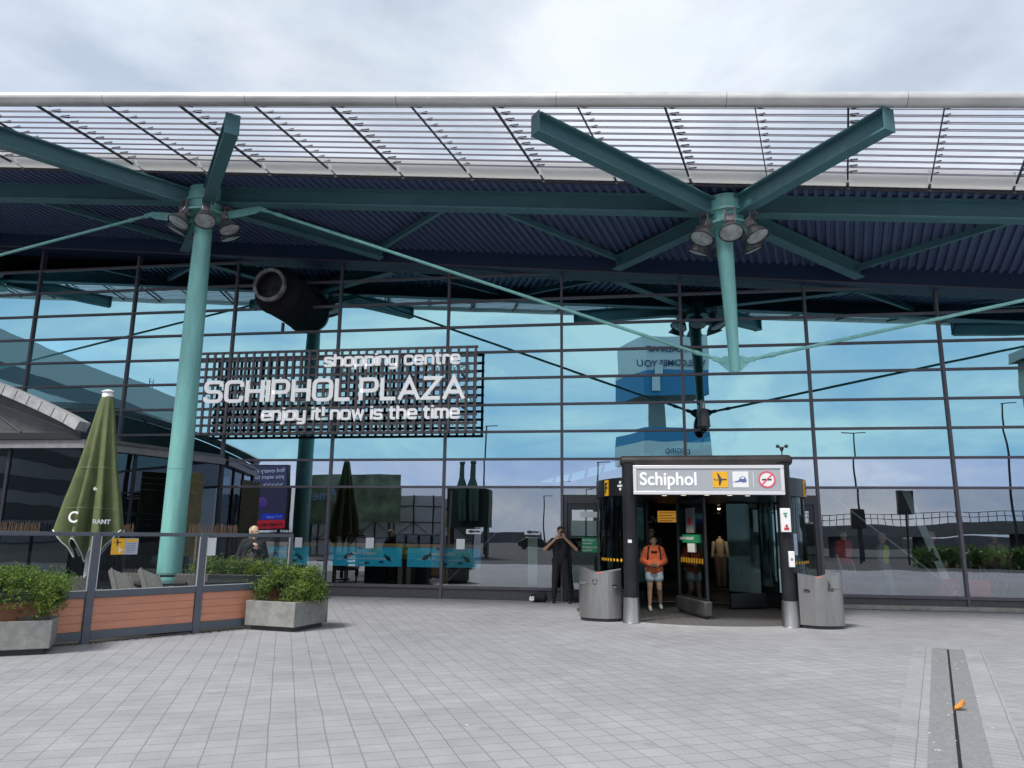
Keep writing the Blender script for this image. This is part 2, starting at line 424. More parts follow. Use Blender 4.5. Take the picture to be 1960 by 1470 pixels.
b.plan([(x-D1.x, y-D1.y) for x, y in pts], z0, z1)
b.build('slot', mat('slot_black', (0.008, 0.008, 0.009), 0.9), dr, smooth=False)
# fallen leaf on the drain
def leaf():
    b = MB(); n = 9; vs = []; fs = []
    for i in range(n+1):
        t = i/n; wd = 0.045*math.sin(PI*min(1, t*1.05))**.7+0.004*(1 if i % 2 else -.3)
        for j in range(5):
            u = (j-2)/2
            vs.append((t*0.17-.06, u*wd, 0.012+0.05*abs(u)**1.5*(0.4+t)+0.10*max(0, t-.55)**1.3))
    for i in range(n):
        for j in range(4): fs.append((i*5+j, i*5+j+1, i*5+j+6, i*5+j+5))
    b.add(vs, fs); b.tube([(-.06, 0, .014), (-.09, .006, .02), (-.11, .02, .018)], .003, 6)
    o = b.build('fallen_leaf', mat('dry_leaf', (0.55, 0.22, 0.035), 0.6, var=0.35, vscale=18))
    so = o.modifiers.new('thick', 'SOLIDIFY'); so.thickness = 0.0015
    o.scale = (.8, .8, .8); o.location = (4.66, -11.08, 0.012); o.rotation_euler = (0, R(-8), R(25))
    return tag(o, 'curled dry orange leaf lying across the drain slot', 'leaf')
leaf()
# dirt gathered along the foot of the terrace fence
b = MB(); rd_ = random.Random(2)
for i in range(120):
    t_ = rd_.uniform(-1.2, 3.1); q = Vector((-6.2, -8.94, 0))+Vector((.532, .847, 0))*t_+Vector((.847, -.532, 0))*abs(rd_.gauss(.05, .06)); r = rd_.uniform(.004, .022)
    b.plan([(q.x+r*math.cos(a*PI/3+i)*rd_.uniform(.4, 1.5), q.y+r*math.sin(a*PI/3+i)*rd_.uniform(.4, 1.2)) for a in range(6)], 0.002, 0.006)
tag(b.build('fence_dirt', mat('dirt_dark', (.05, .045, .04), .95), smooth=False), 'dark bits of dirt gathered along the foot of the terrace fence', 'dirt', kind='stuff')
# bits of litter / gum flakes lying on the paving
b = MB()
for i in range(70):
    x = random.uniform(-7, 9); y = random.uniform(-13.5, -4.8); r = random.uniform(.004, .014)
    if y < -12 and abs(x) > 5: continue
    b.plan([(x+r*math.cos(a*PI/3+.4)*random.uniform(.6, 1.3), y+r*math.sin(a*PI/3+.4)*random.uniform(.6, 1.3)) for a in range(6)], 0.003, 0.007)
for i in range(40):
    t = random.random()*6; q = D1-dv*t*1.3+dn*random.uniform(-.22, .25); r = random.uniform(.004, .012)
    b.plan([(q.x+r*math.cos(a*PI/3), q.y+r*math.sin(a*PI/3)) for a in range(6)], 0.013, 0.017)
tag(b.build('litter', mat('litter_white', (0.6, 0.6, 0.58), 0.8), smooth=False), 'small white flecks of litter scattered on the paving', 'litter', kind='stuff')

# ------------------------------------------------------------ roof geometry shared by canopy and facade
def edge_y(x): return -6.70+0.021*x
def edge_z(x): return 9.47-0.0695*x
def roof(x, y):
    u = (y-edge_y(x))/(-0.3-edge_y(x)); return edge_z(x)*(1-u)+(8.96-0.088*x)*u
RD = Vector((0.257, 0.966, 0)).normalized()      # the roof sheets run at a slant to the facade
def along(x0, t):
    """point of the roof plane t metres inward from edge point x0"""
    x = x0+RD.x*t; y = edge_y(x0)+RD.y*t; return Vector((x, y, roof(x, y)))

# ------------------------------------------------------------ terminal building
tb = thing('terminal_building', 'glass fronted airport terminal with teal mirrored panes and dark mullions', 'building', (0, 0, 0))
XM = [-18.98, -15.85, -12.62, -9.418, -6.243, -3.108, 0.0, 3.123, 6.244, 9.39, 12.52, 15.6]
Z7, HH = 2.82, 0.7224
rows = [Z7+HH*i for i in range(0, 11)]
for i, x in enumerate(XM):
    b = MB(); zt = roof(x, -0.3)-0.05
    z0 = 3.1 if abs(x-3.123) < .01 else 0.0
    b.box(x-0.034, x+0.034, -0.062, 0.12, z0, zt)
    b.build('mullion', FRAME, tb, bevel=0.004)
for k, z in enumerate(rows):
    b = MB()
    xr = 15.6
    while roof(xr, -.3) < z+.1 and xr > -19: xr -= .1
    if k == 0:
        b.box(-19, 0.97, -0.05, 0.1, z-0.03, z+0.03); b.box(5.45, 15.6, -0.05, 0.1, z-0.03, z+0.03)
    elif k == 1: b.box(-9.38, 15.6, -0.05, 0.1, z-0.03, z+0.03)
    else: b.box(-19, xr, -0.05, 0.1, z-0.03, z+0.03)
    b.build('transom', FRAME, tb, bevel=0.003)
b = MB(); b.box(-19, 0.06, -0.055, 0.12, 0.25, 0.32); b.box(6.22, 15.6, -0.055, 0.12, 0.25, 0.32); b.build('bottom_rail', FRAME, tb)
b = MB(); b.box(-19, -0.0, -0.02, 0.35, 0.0, 0.247); b.box(6.28, 15.6, -0.02, 0.35, 0.0, 0.247)
b.build('plinth', GRANITE, tb, bevel=0.01)
b = MB(); b.box(6.4, 15.6, -0.32, -0.03, 0.0, 0.10); b.build('kerb', CONC, tb, bevel=0.02)
def pane(x0, x1, z0, z1, m, y=0.0):
    tx = random.gauss(0, 0.0009); tz = random.gauss(0, 0.0009)
    xm, zm = (x0+x1)/2, (z0+z1)/2
    n = 4 if z1-z0 > 1 else 2
    b = MB()
    b.add([(x, y+tx*(x-xm)+tz*(z-zm), z) for x, z in ((x0, z0), (x1, z0), (x1, z1), (x0, z1))], [(0, 1, 2, 3)])
    return b.build('window_pane', m, tb, smooth=False)
for i in range(len(XM)-1):
    x0, x1 = XM[i]+.03, XM[i+1]-.03
    zt = roof((x0+x1)/2, -.3)+.2
    if XM[i] in (0.0, 3.123):
        pass
    else: pane(x0, x1, 0.3, Z7, GLASS_LO)
    for k in range(len(rows)):
        z0 = rows[k]; z1 = rows[k+1] if k+1 < len(rows) else z0+HH
        if z0 > zt or (k > 8): break
        if k == 0 and XM[i] < -9.5: continue
        if k == 0 and XM[i] in (0.0, 3.123):
            (pane(x0, 1.0, 2.63, z0-.03, GLASS_LO) if XM[i] == 0 else pane(5.44, x1, 2.63, z0-.03, GLASS_LO))
        pane(x0, x1, z0, min(z1, zt), GLASS_HI if k > 0 else GLASS_MID)
# upper glass strip left of the end of the grid and dark bulkhead where the soffit meets the wall
b = MB()
for xa, xb in zip(range(-20, 16, 2), range(-18, 18, 2)):
    vs = []
    for x in (xa, xb):
        for y in (-0.34, 0.4):
            for z in (roof(x, -.3)-0.42, roof(x, -.3)+0.05): vs.append((x, y, z))
    b.add(vs, [(0, 1, 3, 2), (4, 6, 7, 5), (0, 4, 5, 1), (2, 3, 7, 6), (1, 5, 7, 3), (0, 2, 6, 4)])
b.build('bulkhead', mat('bulkhead_navy', (0.016, 0.036, 0.085), 0.5), tb, smooth=False)
b = MB(); b.bar((-20, -.36, roof(-20, -.3)-.40), (16, -.36, roof(16, -.3)-.40), .03, .03); b.build('bulkhead_trim', FRAME, tb)
# shell of the hall behind the glass
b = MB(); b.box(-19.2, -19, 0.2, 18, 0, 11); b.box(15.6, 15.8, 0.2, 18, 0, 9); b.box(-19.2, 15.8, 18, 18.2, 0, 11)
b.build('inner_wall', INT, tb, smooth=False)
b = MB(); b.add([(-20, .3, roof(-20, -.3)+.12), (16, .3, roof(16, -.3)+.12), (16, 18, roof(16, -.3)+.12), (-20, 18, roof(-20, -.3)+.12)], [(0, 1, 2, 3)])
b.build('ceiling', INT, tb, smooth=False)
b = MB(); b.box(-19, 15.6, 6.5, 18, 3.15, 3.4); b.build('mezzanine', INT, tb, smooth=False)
b = MB(); b.box(-19, 15.6, 0.36, 18, 0.0, 0.006); tag(b.build('interior_floor', mat('hall_floor', (0.10, 0.10, 0.10), 0.35, var=.2), smooth=False), kind='structure')
# clerestory lights of the stair hall seen through the upper panes
LIT = mat('lit_window', (0.5, 0.6, 0.62), 0.5, emit=(0.45, 0.75, 0.8), es=1.0)
b = MB()
for k in range(15):
    x = -3.6+k*0.72; z = 3.42+k*0.19; s = .3+k*.022
    b.add([(x, 13.9, z-.21-k*.006), (x+.58, 13.9, z-.06-k*.006), (x+.66, 13.9, z+.30), (x+.08, 13.9, z+.15)], [(0, 1, 2, 3)])
b.build('clerestory_window', LIT, tb, smooth=False)
b = MB(); b.bar((-4, 13.95, 3.12), (8, 13.95, 6.2), .1, .06); b.build('clerestory_sill', INT, tb)

# ------------------------------------------------------------ canopy
cn = thing('entrance_canopy', 'wide sloping canopy with grey edge tube, white louvres and corrugated soffit', 'canopy', (0, -3.4, 0))
XA, XB = -27.0, 20.0
def P(v): return Vector(v)-Vector((0, -3.4, 0))
b = MB(); b.tube([P((x, edge_y(x)-.02, edge_z(x)+.115)) for x in (XA, -10, 4, XB)], 0.135, 24)
b.build('edge_tube', ALU, cn)
for x in [XA+i*3.05 for i in range(16)]:
    b = MB(); q = P((x, edge_y(x)-.02, edge_z(x)+.115)); b.tube([q, q+Vector((.012, 0, -.0008))], 0.1365, 24)
    b.build('tube_joint', mat('joint_grey', (0.25, 0.25, 0.26), .5, .5), cn)
# louvre blades
LOUV = bpy.data.materials.new('louvre_plastic'); LOUV.use_nodes = True
t = LOUV.node_tree; bs = t.nodes['Principled BSDF']; bs.inputs['Base Color'].default_value = (0.66, 0.65, 0.74, 1); bs.inputs['Roughness'].default_value = 0.5
tl = t.nodes.new('ShaderNodeBsdfTranslucent'); tl.inputs[0].default_value = (0.98, 0.97, 1.0, 1)
mx = t.nodes.new('ShaderNodeMixShader'); mx.inputs[0].default_value = 0.45
t.links.new(bs.outputs[0], mx.inputs[1]); t.links.new(tl.outputs[0], mx.inputs[2]); t.links.new(mx.outputs[0], t.nodes['Material Output'].inputs[0])
LEDGE = mat('louvre_edge', (0.15, 0.14, 0.20), 0.5)
T_IN = 2.42
NS = 11
for k in range(NS):
    b = MB(); t0 = 0.17+k*(T_IN-.12)/NS; wdt = 0.125
    A = [along(XA, t0), along(XB, t0), along(XB, t0+wdt), along(XA, t0+wdt)]
    up = [Vector((0, 0, .10)), Vector((0, 0, .10)), Vector((0, 0, .155)), Vector((0, 0, .155))]
    vs = [P(q+u) for q, u in zip(A, up)]; vs += [v+Vector((0, 0, .012)) for v in vs]
    b.add(vs, [(0, 1, 2, 3), (4, 7, 6, 5), (0, 4, 5, 1), (2, 6, 7, 3), (0, 3, 7, 4), (1, 5, 6, 2)], 0)
    for e0, e1 in ((0, 1), (3, 2)):
        b.bar(vs[e0]-Vector((0, 0, .004)), vs[e1]-Vector((0, 0, .004)), .014, .013, mi=1)
    b.build('louvre_blade', [LOUV, LEDGE], cn, smooth=False)
# rails carrying the blades, each with its brackets
RAIL = mat('rail_dark', (0.03, 0.028, 0.035), 0.5)
xs0 = -26.3; i = 0
while xs0+i*1.595 < 19:
    x = xs0+i*1.595; b = MB(); thick = .032 if i % 2 == 0 else .017
    b.bar(P(along(x, 0.05)+Vector((0, 0, .03))), P(along(x, T_IN+.02)+Vector((0, 0, .03))), thick, .05)
    for k in range(NS):
        t0 = 0.17+k*(T_IN-.12)/NS
        q = P(along(x, t0+.05)+Vector((.06, 0, .085))); s = 1.2 if i % 2 == 0 else .8
        b.add([q+Vector((-.04, -.05*s, 0)), q+Vector((.11*s, -.02, .03)), q+Vector((.05, .06*s, .03)),
               q+Vector((-.04, -.05*s, .03)), q+Vector((.11*s, -.02, .06)), q+Vector((.05, .06*s, .06))],
              [(0, 2, 1), (3, 4, 5), (0, 1, 4, 3), (1, 2, 5, 4), (2, 0, 3, 5)])
    b.build('louvre_rail', RAIL, cn, smooth=False); i += 1
# pale gutter panels between louvres and soffit
b = MB(); x = xs0
GUT = mat('gutter_cream', (0.80, 0.79, 0.72), 0.5, var=.05)
GUTM = bpy.data.materials.new('gutter_translucent'); GUTM.use_nodes = True; t = GUTM.node_tree
bs = t.nodes['Principled BSDF']; bs.inputs['Base Color'].default_value = (0.80, 0.80, 0.79, 1)
tl = t.nodes.new('ShaderNodeBsdfTranslucent'); tl.inputs[0].default_value = (0.9, 0.9, 0.88, 1); mx = t.nodes.new('ShaderNodeMixShader'); mx.inputs[0].default_value = 0.6
t.links.new(bs.outputs[0], mx.inputs[1]); t.links.new(tl.outputs[0], mx.inputs[2]); t.links.new(mx.outputs[0], t.nodes['Material Output'].inputs[0])
while x < 18.5:
    a = along(x+.03, T_IN+.04); c = along(x+1.565, T_IN+.04)
    prof = [(0, .26), (.05, .11), (.14, .03), (.26, .012)]
    vs = []
    for (dy, dz) in prof:
        for q in (a, c): vs.append(P(q+RD*dy+Vector((0, 0, dz))))
    for (dy, dz) in prof:
        for q in (a, c): vs.append(P(q+RD*dy+Vector((0, 0, dz+.02))))
    fs = []
    for r_ in range(3):
        o_ = r_*2; fs += [(o_, o_+1, o_+3, o_+2), (o_+8, o_+10, o_+11, o_+9)]
    fs += [(0, 2, 10, 8), (2, 4, 12, 10), (4, 6, 14, 12), (1, 9, 11, 3), (3, 11, 13, 5), (5, 13, 15, 7), (0, 8, 9, 1), (6, 7, 15, 14)]
    b.add(vs, fs); x += 1.595
b.build('gutter_panel', GUTM, cn, angle=60)
# corrugated soffit
prof = [(0, 0), (.085, 0), (.105, .07), (.19, .07), (.21, 0)]
b = MB(); vs = []; fs = []; x = XA; cnt = 0
pts = []
while x < XB:
    for (dx, dz) in prof[:-1]: pts.append((x+dx, dz))
    x += .21
for (px, dz) in pts:
    for t_ in (T_IN+.30, (6.75-0.021*px-.3)/RD.y):
        q = along(px, t_); vs.append(P(q+Vector((0, 0, dz+.012))))
for j in range(len(pts)-1): fs.append((2*j, 2*j+1, 2*j+3, 2*j+2))
b.add(vs, fs); b.build('corrugated_soffit', SOFF, cn, smooth=False)
b = MB()
for k in range(47):
    xa = XA+k; xb = xa+1.0
    q = [along(xa, T_IN+.30), along(xb, T_IN+.30), along(xb, 6.6), along(xa, 6.6)]
    vs = [P(v+Vector((0, 0, .14))) for v in q]+[P(v+Vector((0, 0, .45))) for v in q]
    b.add(vs, [(0, 1, 2, 3), (4, 7, 6, 5), (0, 4, 5, 1), (2, 6, 7, 3)])
b.build('roof_deck', mat('roof_sheet', (0.3, 0.31, 0.33), .6), cn, smooth=False)
# soffit trim along the gutter
b = MB(); b.bar(P(along(XA, T_IN+.31)+Vector((0, 0, -.0))), P(along(XB, T_IN+.31)), .03, .05); b.build('soffit_trim', RAIL, cn)
# long beam and its bracing
YB = -3.45
def bz(x, h): return roof(x, YB)+.03-h/2
b = MB(); b.ibeam(P((XA, YB, bz(XA, .44))), P((XB, YB, bz(XB, .44))), .28, .44, .04, .03); b.build('main_beam', TEAL_SHADE, cn, smooth=False)
HEADS = [(-20.9, 'c'), (-8.5, 'c'), (3.88, 's'), (16.3, 'c')]
for hx, kind in HEADS:
    hz = roof(hx, -3.4)
    c = Vector((hx, -3.4, 0))
    # four arms in an X, skewed like the roof grid
    for sx, sy in ((-3.85, -3.0), (2.38, -3.12), (3.6, 2.85), (-2.4, 2.95)):
        d = Vector((sx, sy, 0)); d1 = d.normalized()
        q0 = c+d1*.42; q1 = c+d
        z0 = hz-.30; z1 = roof(q1.x, q1.y)-(.17 if sx < 0 else .22) if sy < 0 else roof(q1.x, q1.y)-.22
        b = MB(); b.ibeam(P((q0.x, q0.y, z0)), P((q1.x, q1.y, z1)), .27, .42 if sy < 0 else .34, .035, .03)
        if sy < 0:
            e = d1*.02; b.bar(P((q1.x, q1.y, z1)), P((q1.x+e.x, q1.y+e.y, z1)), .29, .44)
        b.build('canopy_arm', TEAL_SHADE, cn, smooth=False)
    for sx, ex in ((3.6, 6.2), (-2.4, -5.4)):
        q0 = Vector((hx+sx*.97, -3.4+2.8, 0)); q1 = Vector((hx+ex, -3.3, 0))
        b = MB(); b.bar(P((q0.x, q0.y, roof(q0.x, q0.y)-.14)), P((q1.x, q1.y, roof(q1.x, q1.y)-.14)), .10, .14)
        b.build('canopy_brace', TEAL_SHADE, cn, smooth=False)
# ------------------------------------------------------------ columns, hanging struts, tie rods
def head(b, hx, hz):
    T = TF((hx, -3.4, 0))
    b.lathe([(0.0, hz-.0), (.42, hz-.0), (.42, hz-.30), (.46, hz-.30), (.46, hz-.36), (.40, hz-.36), (.36, hz-.62), (.50, hz-.62), (.50, hz-.66), (.22, hz-.66)], T, 32)
    for j in range(16):
        a = 2*PI*j/16; b.ball((hx+.44*math.cos(a), -3.4+.44*math.sin(a), hz-.37), .018, n=6, m=4)
def column(hx, label):
    hz = roof(hx, -3.4)-.02
    t = thing('steel_column', label, 'column', (hx, -3.4, 0))
    b = MB(); b.lathe([(0.0, 0.0), (.27, 0), (.27, .02), (.262, .02), (.258, 3), (.235, 6.5), (.20, hz-.75), (.20, hz-.6)], TF(), 32); b.build('shaft', TEAL, t)
    b = MB(); b.lathe([(.2601, 2.998), (.2632, 3.0), (.2632, 3.012), (.2601, 3.014)], TF(), 32); b.lathe([(.2382, 6.2), (.2412, 6.202), (.2412, 6.214), (.2382, 6.216)], TF(), 32); b.build('weld_seam', TEAL, t)
    b = MB(); head(b, 0, hz); b2 = b; 
    b2.v = [(x, y+3.4, z) for x, y, z in b2.v]; b2.build('head', TEAL, t, angle=30)
    b = MB()
    for s in (-1, 1): b.prism([(s*.3, hz-.60), (s*1.42, hz-.46), (s*1.48, hz-.58), (s*1.32, hz-.66), (s*.3, hz-.82)][::s], -.012, .012)
    b.build('gusset_plate', TEAL, t, smooth=False)
    return t, hz
column(-8.5, 'thick teal steel column rising from the terrace behind the green parasol')
column(16.3, 'teal steel column right of the entrance')
def strut(hx, label):
    hz = roof(hx, -3.4)-.02
    t = thing('hanging_strut', label, 'strut', (hx, -3.4, 5.0))
    b = MB(); n = 7
    b.tube([Vector((-.05, 0, hz-5.0-.6)), Vector((-.05, 0, hz-5.0-.9)), Vector((.0, 0, 1.7)), Vector((.04, 0, .0))], [.185, .185, .15, .098], 32)
    b.build('shaft', TEAL, t)
    b = MB(); head(b, 0, hz); b.v = [(x, y+3.4, z-5.0) for x, y, z in b.v]; b.build('head', TEAL, t, angle=30)
    b = MB(); b.prism([(-.27, .20), (-.29, .30), (-.16, .36), (.22, .36), (.35, .30), (.33, .20), (.12, -.0), (-.04, -.0)], -.014, .014)
    b.build('gusset_plate', TEAL, t, smooth=False)
    b = MB(); 
    for x in (-.21, .27):
        b = MB(); b.tube([Vector((x, -.035, .255)), Vector((x, .035, .255))], .035, 12); b.build('pin', TEAL, t)
    return t, hz
strut(3.88, 'tapered teal strut hanging from the canopy above the entrance')
strut(-20.9, 'tapered teal strut hanging far left beyond the terrace')
def rod(p, q, label):
    p = Vector(p); q = Vector(q); d = (q-p); l = d.length; d.normalize()
    t = thing('tie_rod', label, 'tie rod', p, 0, 'diagonal tie rods under the canopy')
    b = MB(); b.tube([d*.55, d*(l-.55)], .036, 14); b.build('rod', TEAL, t)
    for s, e in ((0, 1), (l, -1)):
        b = MB(); b.tube([d*(s+e*.62), d*(s+e*.50), d*(s+e*.48), d*(s+e*.15)], [.052, .052, .04, .032], 12)
        b.bar(d*(s+e*.20), d*(s-e*.06), .05, .10, up=(0, 0, 1)); b.build('clevis', TEAL, t)
zL = roof(-8.5, -3.4); zS = roof(3.88, -3.4); zR = roof(16.3, -3.4)
rod((-7.08, -3.4, zL-.55), (3.67, -3.4, 5.255), 'long pale teal tie rod from the terrace column down to the hanging strut')
rod((4.15, -3.4, 5.255), (14.9, -3.4, 7.46), 'pale teal tie rod rising from the hanging strut to the right edge of the photo')
rod((-9.93, -3.4, zL-.55), (-20.5, -3.4, 7.05), 'teal tie rod descending from the terrace column to the left edge of the photo')

# ------------------------------------------------------------ floodlights round both heads
LAMPM = mat('lamp_aluminium', (0.36, 0.33, 0.34), 0.38, 0.75, var=0.25, vscale=8)
LENS = mat('lamp_lens', (0.42, 0.45, 0.46), 0.12, var=.35, vscale=7)
fl0 = None
def floodlight(loc, ang, tilt, label):
    global fl0
    if fl0 is None:
        t = thing('floodlight', label, 'floodlight', loc, 0, 'floodlights hanging in clusters under the canopy')
        tl_ = Euler((0, R(-24), 0)).to_matrix().to_4x4()
        b = MB(); b.lathe([(.245, -.10), (.250, -.085), (.235, -.06), (.20, .03), (.14, .11), (.085, .155), (.07, .19), (0, .19)], tl_, 28); b.build('reflector', LAMPM, t, angle=50)
        b = MB(); b.lathe([(0, -.125), (.12, -.118), (.20, -.10), (.235, -.085)], tl_, 28); b.build('lens', LENS, t)
        b = MB(); b.lathe([(.252, -.108), (.258, -.095), (.252, -.08), (.242, -.095), (.252, -.108)], tl_, 28); b.build('rim', BLACK, t)
        b = MB(); b.box(-.10, .10, -.09, .09, .19, .40, 0, tl_); b.build('ballast_box', LAMPM, t, bevel=.012)
        b = MB()
        for s in (-1, 1): b.bar(tl_ @ Vector((.0, s*.105, .22)), Vector((-.05, s*.105, .50)), .015, .04)
        b.box(-.10, .02, -.11, .11, .495, .51); b.tube([(-.05, 0, .5), (-.28, 0, .56), (-.34, 0, .62)], .02, 8)
        b.build('bracket', LAMPM, t, smooth=False)
        fl0 = t; t.rotation_euler = (0, 0, ang); return t
    return dup(fl0, loc, ang, label)
spot = {240: 'front left', 270: 'front centre', 305: 'front right', 20: 'right rear', 90: 'middle rear', 150: 'left rear'}
for hx, nm in ((-8.5, 'the terrace column head'), (3.88, 'the hanging strut head')):
    hz = roof(hx, -3.4)
    angs = {240: (-.55, -.42), 270: (.0, -.66), 305: (.55, -.40), 20: (.58, .32), 90: (-.02, .62), 150: (-.54, .36)}
    if hx < 0: angs = {240: (-.62, -.10), 270: (-.30, -.52), 305: (.34, -.52), 20: (.64, .02), 90: (.40, .50), 150: (-.40, .50)}
    for k, (ox, oy) in angs.items():
        floodlight((hx+ox, -3.4+oy, hz-.98), math.atan2(oy, ox), 0, 'bell shaped floodlight at %s of the cluster under %s' % (spot[k], nm))
# ------------------------------------------------------------ duct nozzle in the facade
t = thing('air_duct', 'large dark round air duct sticking out of the glass under the canopy', 'duct', (-7.66, 0, 8.06))
DUCT = mat('duct_dark', (0.011, 0.011, 0.014), 0.75, var=.35, vscale=3, spec=.2)
T = TF(rx=PI/2)
b = MB(); b.lathe([(.44, 1.49), (.44, 1.24), (.62, 1.04), (.66, 1.02), (.68, .96), (.66, .90), (.64, .05), (.64, 0)], T, 40); b.build('barrel', DUCT, t)
b = MB(); b.lathe([(.37, 1.44), (.37, 1.52), (.455, 1.525), (.465, 1.47), (.45, 1.40)], T, 40); b.build('rim', mat('worn_rim', (0.22, 0.21, 0.22), .55, .3, var=.8, vscale=5), t)
b = MB(); b.lathe([(0, 1.2), (.40, 1.2), (.40, 1.44)], T, 40)
for j in range(6): a = j*PI/3+.2; b.bar((0, -1.28, 0), (.38*math.cos(a), -1.28, .38*math.sin(a)), .02, .02)
b.build('louvre_core', BLACK, t)
# wall clamp seen as a half mullion under the duct
b = MB(); b.box(-7.95, -7.90, -.055, .02, 7.16, 7.44); b.build('duct_stay', FRAME, tb)

# ------------------------------------------------------------ SCHIPHOL PLAZA lattice sign
sg = thing('lattice_sign', 'grey lattice sign with white shopping centre lettering on the glass front', 'sign', (-6.1, -0.5, 4.2))
def LS(x, z): return x+6.1, z-4.2
GRID = mat('lattice_bar', (0.15, 0.138, 0.15), 0.5, 0.1, var=.15)
b = MB(); xl, xr = -10.05, -2.22; zb_, zt_ = 4.22, 6.475
n = 34
for i in range(n+1):
    x = xl+(xr-xl)*i/n; X, _ = LS(x, 0); b.box(X-.032, X+.032, -.05, -.003, zb_-4.2, zt_-4.2)
b.build('vertical_bars', GRID, sg, smooth=False)
b = MB()
for i in range(11):
    z = zb_+(zt_-zb_)*i/10; b.box(xl+6.1-.05, xr+6.1+.05, 0.0, .05, z-4.2-.032, z-4.2+.032)
b.build('horizontal_bars', GRID, sg, smooth=False)
b = MB()
for x in (-9.4, -7.6, -5.8, -4.0, -2.6):
    for z in (4.9, 5.75): b.bar((x+6.1, .05, z-4.2), (x+6.1, .44, z-4.2), .05, .05)
b.build('wall_bracket', GRID, sg, smooth=False)
r = .26
GLY = {
 'S': (.95, [([(.92, .77), (.92, 1, r), (0, 1, r), (0, .5, r), (.92, .5, r), (.92, 0, r), (0, 0, r), (0, .23)], 0)]),
 'C': (.95, [([(.92, .74), (.92, 1, r), (0, 1, r), (0, 0, r), (.92, 0, r), (.92, .26)], 0)]),
 'H': (.92, [([(0, -.06), (0, 1.06)], 0), ([(.90, -.06), (.90, 1.06)], 0), ([(0, .5), (.90, .5)], 0)]),
 'I': (.0, [([(0, -.06), (0, 1.06)], 0)]),
 'P': (.9, [([(0, -.06), (0, 1), (.88, 1, r), (.88, .42, r), (0, .42)], 0)]),
 'O': (1.0, [([(0, 0, .3), (.98, 0, .3), (.98, 1, .3), (0, 1, .3)], 1)]),
 'L': (.74, [([(0, 1.06), (0, 0), (.76, 0)], 0)]),
 'A': (.98, [([(-.06, -.06), (.48, 1.0), (1.02, -.06)], 0), ([(.17, .3), (.79, .3)], 0)]),
 'Z': (.9, [([(0, 1), (.9, 1), (0, 0), (.92, 0)], 0)]),
 's': (.55, [([(.55, .58), (.55, .72, .14), (0, .72, .14), (0, .36, .14), (.55, .36, .14), (.55, 0, .14), (0, 0, .14), (0, .14)], 0)]),
 'h': (.58, [([(0, -.06), (0, 1.06)], 0), ([(0, .72), (.58, .72, .22), (.58, -.06)], 0)]),
 'o': (.62, [([(0, 0, .2), (.62, 0, .2), (.62, .72, .2), (0, .72, .2)], 1)]),
 'p': (.60, [([(0, -.36), (0, .72), (.6, .72, .2), (.6, 0, .2), (0, 0)], 0)]),
 'i': (.0, [([(0, -.06), (0, .78)], 0), ([(0, .92), (0, 1.06)], 0)]),
 'n': (.58, [([(0, -.06), (0, .78)], 0), ([(0, .72), (.58, .72, .22), (.58, -.06)], 0)]),
 'g': (.60, [([(.6, 0), (0, 0, .2), (0, .72, .2), (.6, .72), (.6, -.32, .2), (.05, -.32)], 0)]),
 'c': (.56, [([(.56, .55), (.56, .72, .2), (0, .72, .2), (0, 0, .2), (.56, 0, .2), (.56, .17)], 0)]),
 'e': (.60, [([(0, .37), (.6, .37), (.6, .72, .2), (0, .72, .2), (0, 0, .2), (.58, 0, .18), (.58, .12)], 0)]),
 't': (.36, [([(.1, 1.0), (.1, 0, .16), (.38, 0)], 0), ([(-.1, .72), (.38, .72)], 0)]),
 'r': (.36, [([(0, -.06), (0, .78)], 0), ([(0, .72), (.38, .72, .1), (.38, .6)], 0)]),
 'j': (.06, [([(.06, .78), (.06, -.32, .14), (-.12, -.32)], 0), ([(.06, .92), (.06, 1.06)], 0)]),
 'y': (.60, [([(0, .78), (0, 0, .2), (.6, 0)], 0), ([(.6, .78), (.6, -.32, .2), (.05, -.32)], 0)]),
 '!': (.0, [([(0, .28), (0, 1.06)], 0), ([(0, -.06), (0, .08)], 0)]),
 'w': (.84, [([(0, .78), (.17, 0), (.42, .70), (.67, 0), (.84, .78)], 0)]),
 'm': (.92, [([(0, -.06), (0, .78)], 0), ([(0, .72), (.46, .72, .2), (.46, -.06)], 0), ([(.46, .72), (.92, .72, .2), (.92, -.06)], 0)]),
}
def sign_line(word, x0, x1, zbase, H, th, gap, space, name):
    wtot = 0; items = []
    for ch in word:
        if ch == ' ': wtot += space; continue
        items.append((wtot, ch)); wtot += GLY[ch][0]+gap
    wtot -= gap
    s = (x1-x0)/wtot
    k = 0; words = []; n0 = 0
    for wd in word.split(' '): words.append(items[n0:n0+len(wd)]); n0 += len(wd)
    for its in words:
      b = MB()
      for (ox, ch) in its:
        for pts, cl in GLY[ch][1]:
            q = [(x0+(ox+p_[0])*s+6.1, zbase+p_[1]*H-4.2)+((p_[2]*min(s, H)*1.0,) if len(p_) > 2 else ()) for p_ in pts]
            y0 = -.17-.0013*(k % 4); k += 1
            ribbon(b, q, th, y0, -.115, bool(cl))
      b.build(name, WHITEL_GLOW, sg, angle=40)
    b = MB()
    for (ox, ch) in items[::2]:
        X = x0+ox*s+6.1+.03; b.box(X-.02, X+.02, -.10, -.04, zbase+.2*H-4.2, zbase+.25*H-4.2)
    b.build('letter_stud', GRID, sg, smooth=False)
sign_line('SCHIPHOL PLAZA', -9.70, -2.52, 5.085, .53, .094, .31, .36, 'main_lettering')
sign_line('shopping centre', -6.32, -2.64, 6.005, .30, .062, .24, .42, 'upper_lettering')
sign_line('enjoy it! now is the time', -8.00, -2.62, 4.56, .31, .062, .25, .42, 'lower_lettering')

